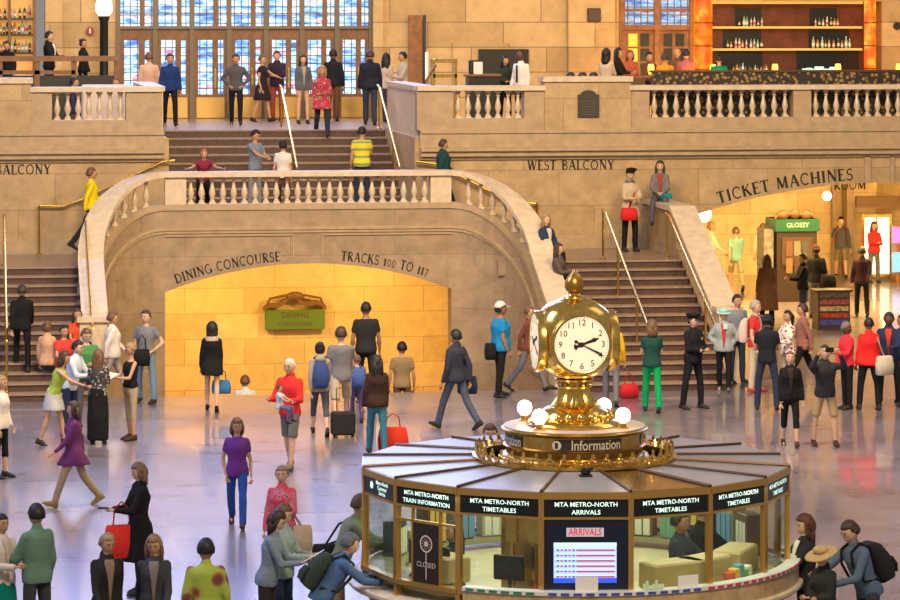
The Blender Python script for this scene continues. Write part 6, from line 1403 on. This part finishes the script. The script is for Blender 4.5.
P_('person in black dress wearing a round straw hat right of the booth',hd(824,541,1.46)+V((0,-.1,0)),1.50,-60,'f',0,('coat',(.03,.028,.028)),('longskirt',(.03,.028,.028)),('widehat',(.55,.38,.19),hD),arms=('fold','fold'),lean=6,look=(0,18),vox=.016)
q=P_('bearded man in slate blue shirt bending forward at the lower right',hd(868,519,1.62),1.74,-72,'m',0,('shirt',(.10,.15,.24)),('trousers',(.05,.05,.06)),('short',(.05,.025,.015)),arms=('lap','counter'),lean=22,look=(0,14),vox=.014)
backpack('large black backpack of the man at the lower right',q,(.02,.02,.02),1.15)
# ---- clerks in the booth
P_('clerk in dark clothes standing inside the booth right of the arrivals screen',kio(1.12,-.35),1.74,60,'m',2,('shirt',(.03,.035,.05)),('trousers',BK),('short',hB),arms=('counter','read'))
P_('clerk in black top inside the booth near its right windows',kio(1.42,.5),1.72,120,'m',1,('shirt',BK),('trousers',BK),('short',hB),arms=('counter','counter'))
P_('clerk in dark green top inside the booth behind the closed window',kio(-1.3,-.65),1.68,-70,'f',1,('shirt',(.02,.05,.04)),('trousers',BK),('long',hB),arms=('counter','counter'))
finish_people()
# ================================================================ LIGHT
sc=bpy.context.scene
sc.view_settings.view_transform='Standard'; sc.view_settings.look='None'; sc.view_settings.gamma=1; sc.view_settings.exposure=.22
w=bpy.data.worlds.new('world'); sc.world=w; w.use_nodes=True
bg=w.node_tree.nodes['Background']; bg.inputs[0].default_value=(.88,.80,.78,1); bg.inputs[1].default_value=.27
def area(name, loc, tgt, size, power, col, sy=None):
    l=bpy.data.lights.new(name,'AREA'); l.energy=power; l.color=col; l.size=size
    if sy: l.shape='RECTANGLE'; l.size_y=sy
    o=bpy.data.objects.new(name,l); C.objects.link(o); o.location=loc
    o.rotation_euler=(V(tgt)-V(loc)).to_track_quat('-Z','Y').to_euler(); return o
def point(name, loc, power, col, r=.1):
    l=bpy.data.lights.new(name,'POINT'); l.energy=power; l.color=col; l.shadow_soft_size=r
    o=bpy.data.objects.new(name,l); C.objects.link(o); o.location=loc; return o
# daylight from the great side windows, plus added, unseen warm fill lights
area('clerestory_daylight',(-12,40,20),(1,45,0),12,3600,(.50,.60,1),12)
area('clerestory_daylight',(22,40,24),(8,48,0),12,450,(1,.9,.8),12)
area('warm_fill_light',(4,46,15),(6.6,66,3),3.5,3000,(1,.74,.42))
area('warm_fill_light',(15,46,15),(13,66,3),3.5,2500,(1,.70,.36))
area('warm_fill_light',(6,20,15),(7,38,1.5),3,2000,(1,.78,.52))  # added front key light, out of view, aimed at the booth
# passage under the arch
for x in (4.6,8.6): area('passage_lamp',(x,66.6,2.25),(x,68.0,-.6),.5,210,(1,.58,.14),.5)
area('passage_lamp',(6.67,65,2.5),(6.67,64.2,-1),5,90,(1,.62,.2),.6)
# ticket hall
for x in (17,21,25): area('ticket_hall_lamp',(x,75,4.0),(x,76,0),2,1500,(1,.62,.20),6)
area('ticket_hall_lamp',(18,72,4.0),(20,84,1.5),3,420,(1,.62,.20))
# balcony
area('balcony_lamp',(6.7,72,12),(6.7,77,4.5),8,290,(1,.72,.42),4)
area('balcony_lamp',(17,70,11),(17,79,5),8,330,(1,.58,.24),4)
area('balcony_lamp',(0,70,11),(1,79,5),5,220,(1,.66,.32),4)
# booth
area('booth_lamp',(6.51,34.42,2.05),(6.51,34.42,0),3.6,80,(.95,1,.74))
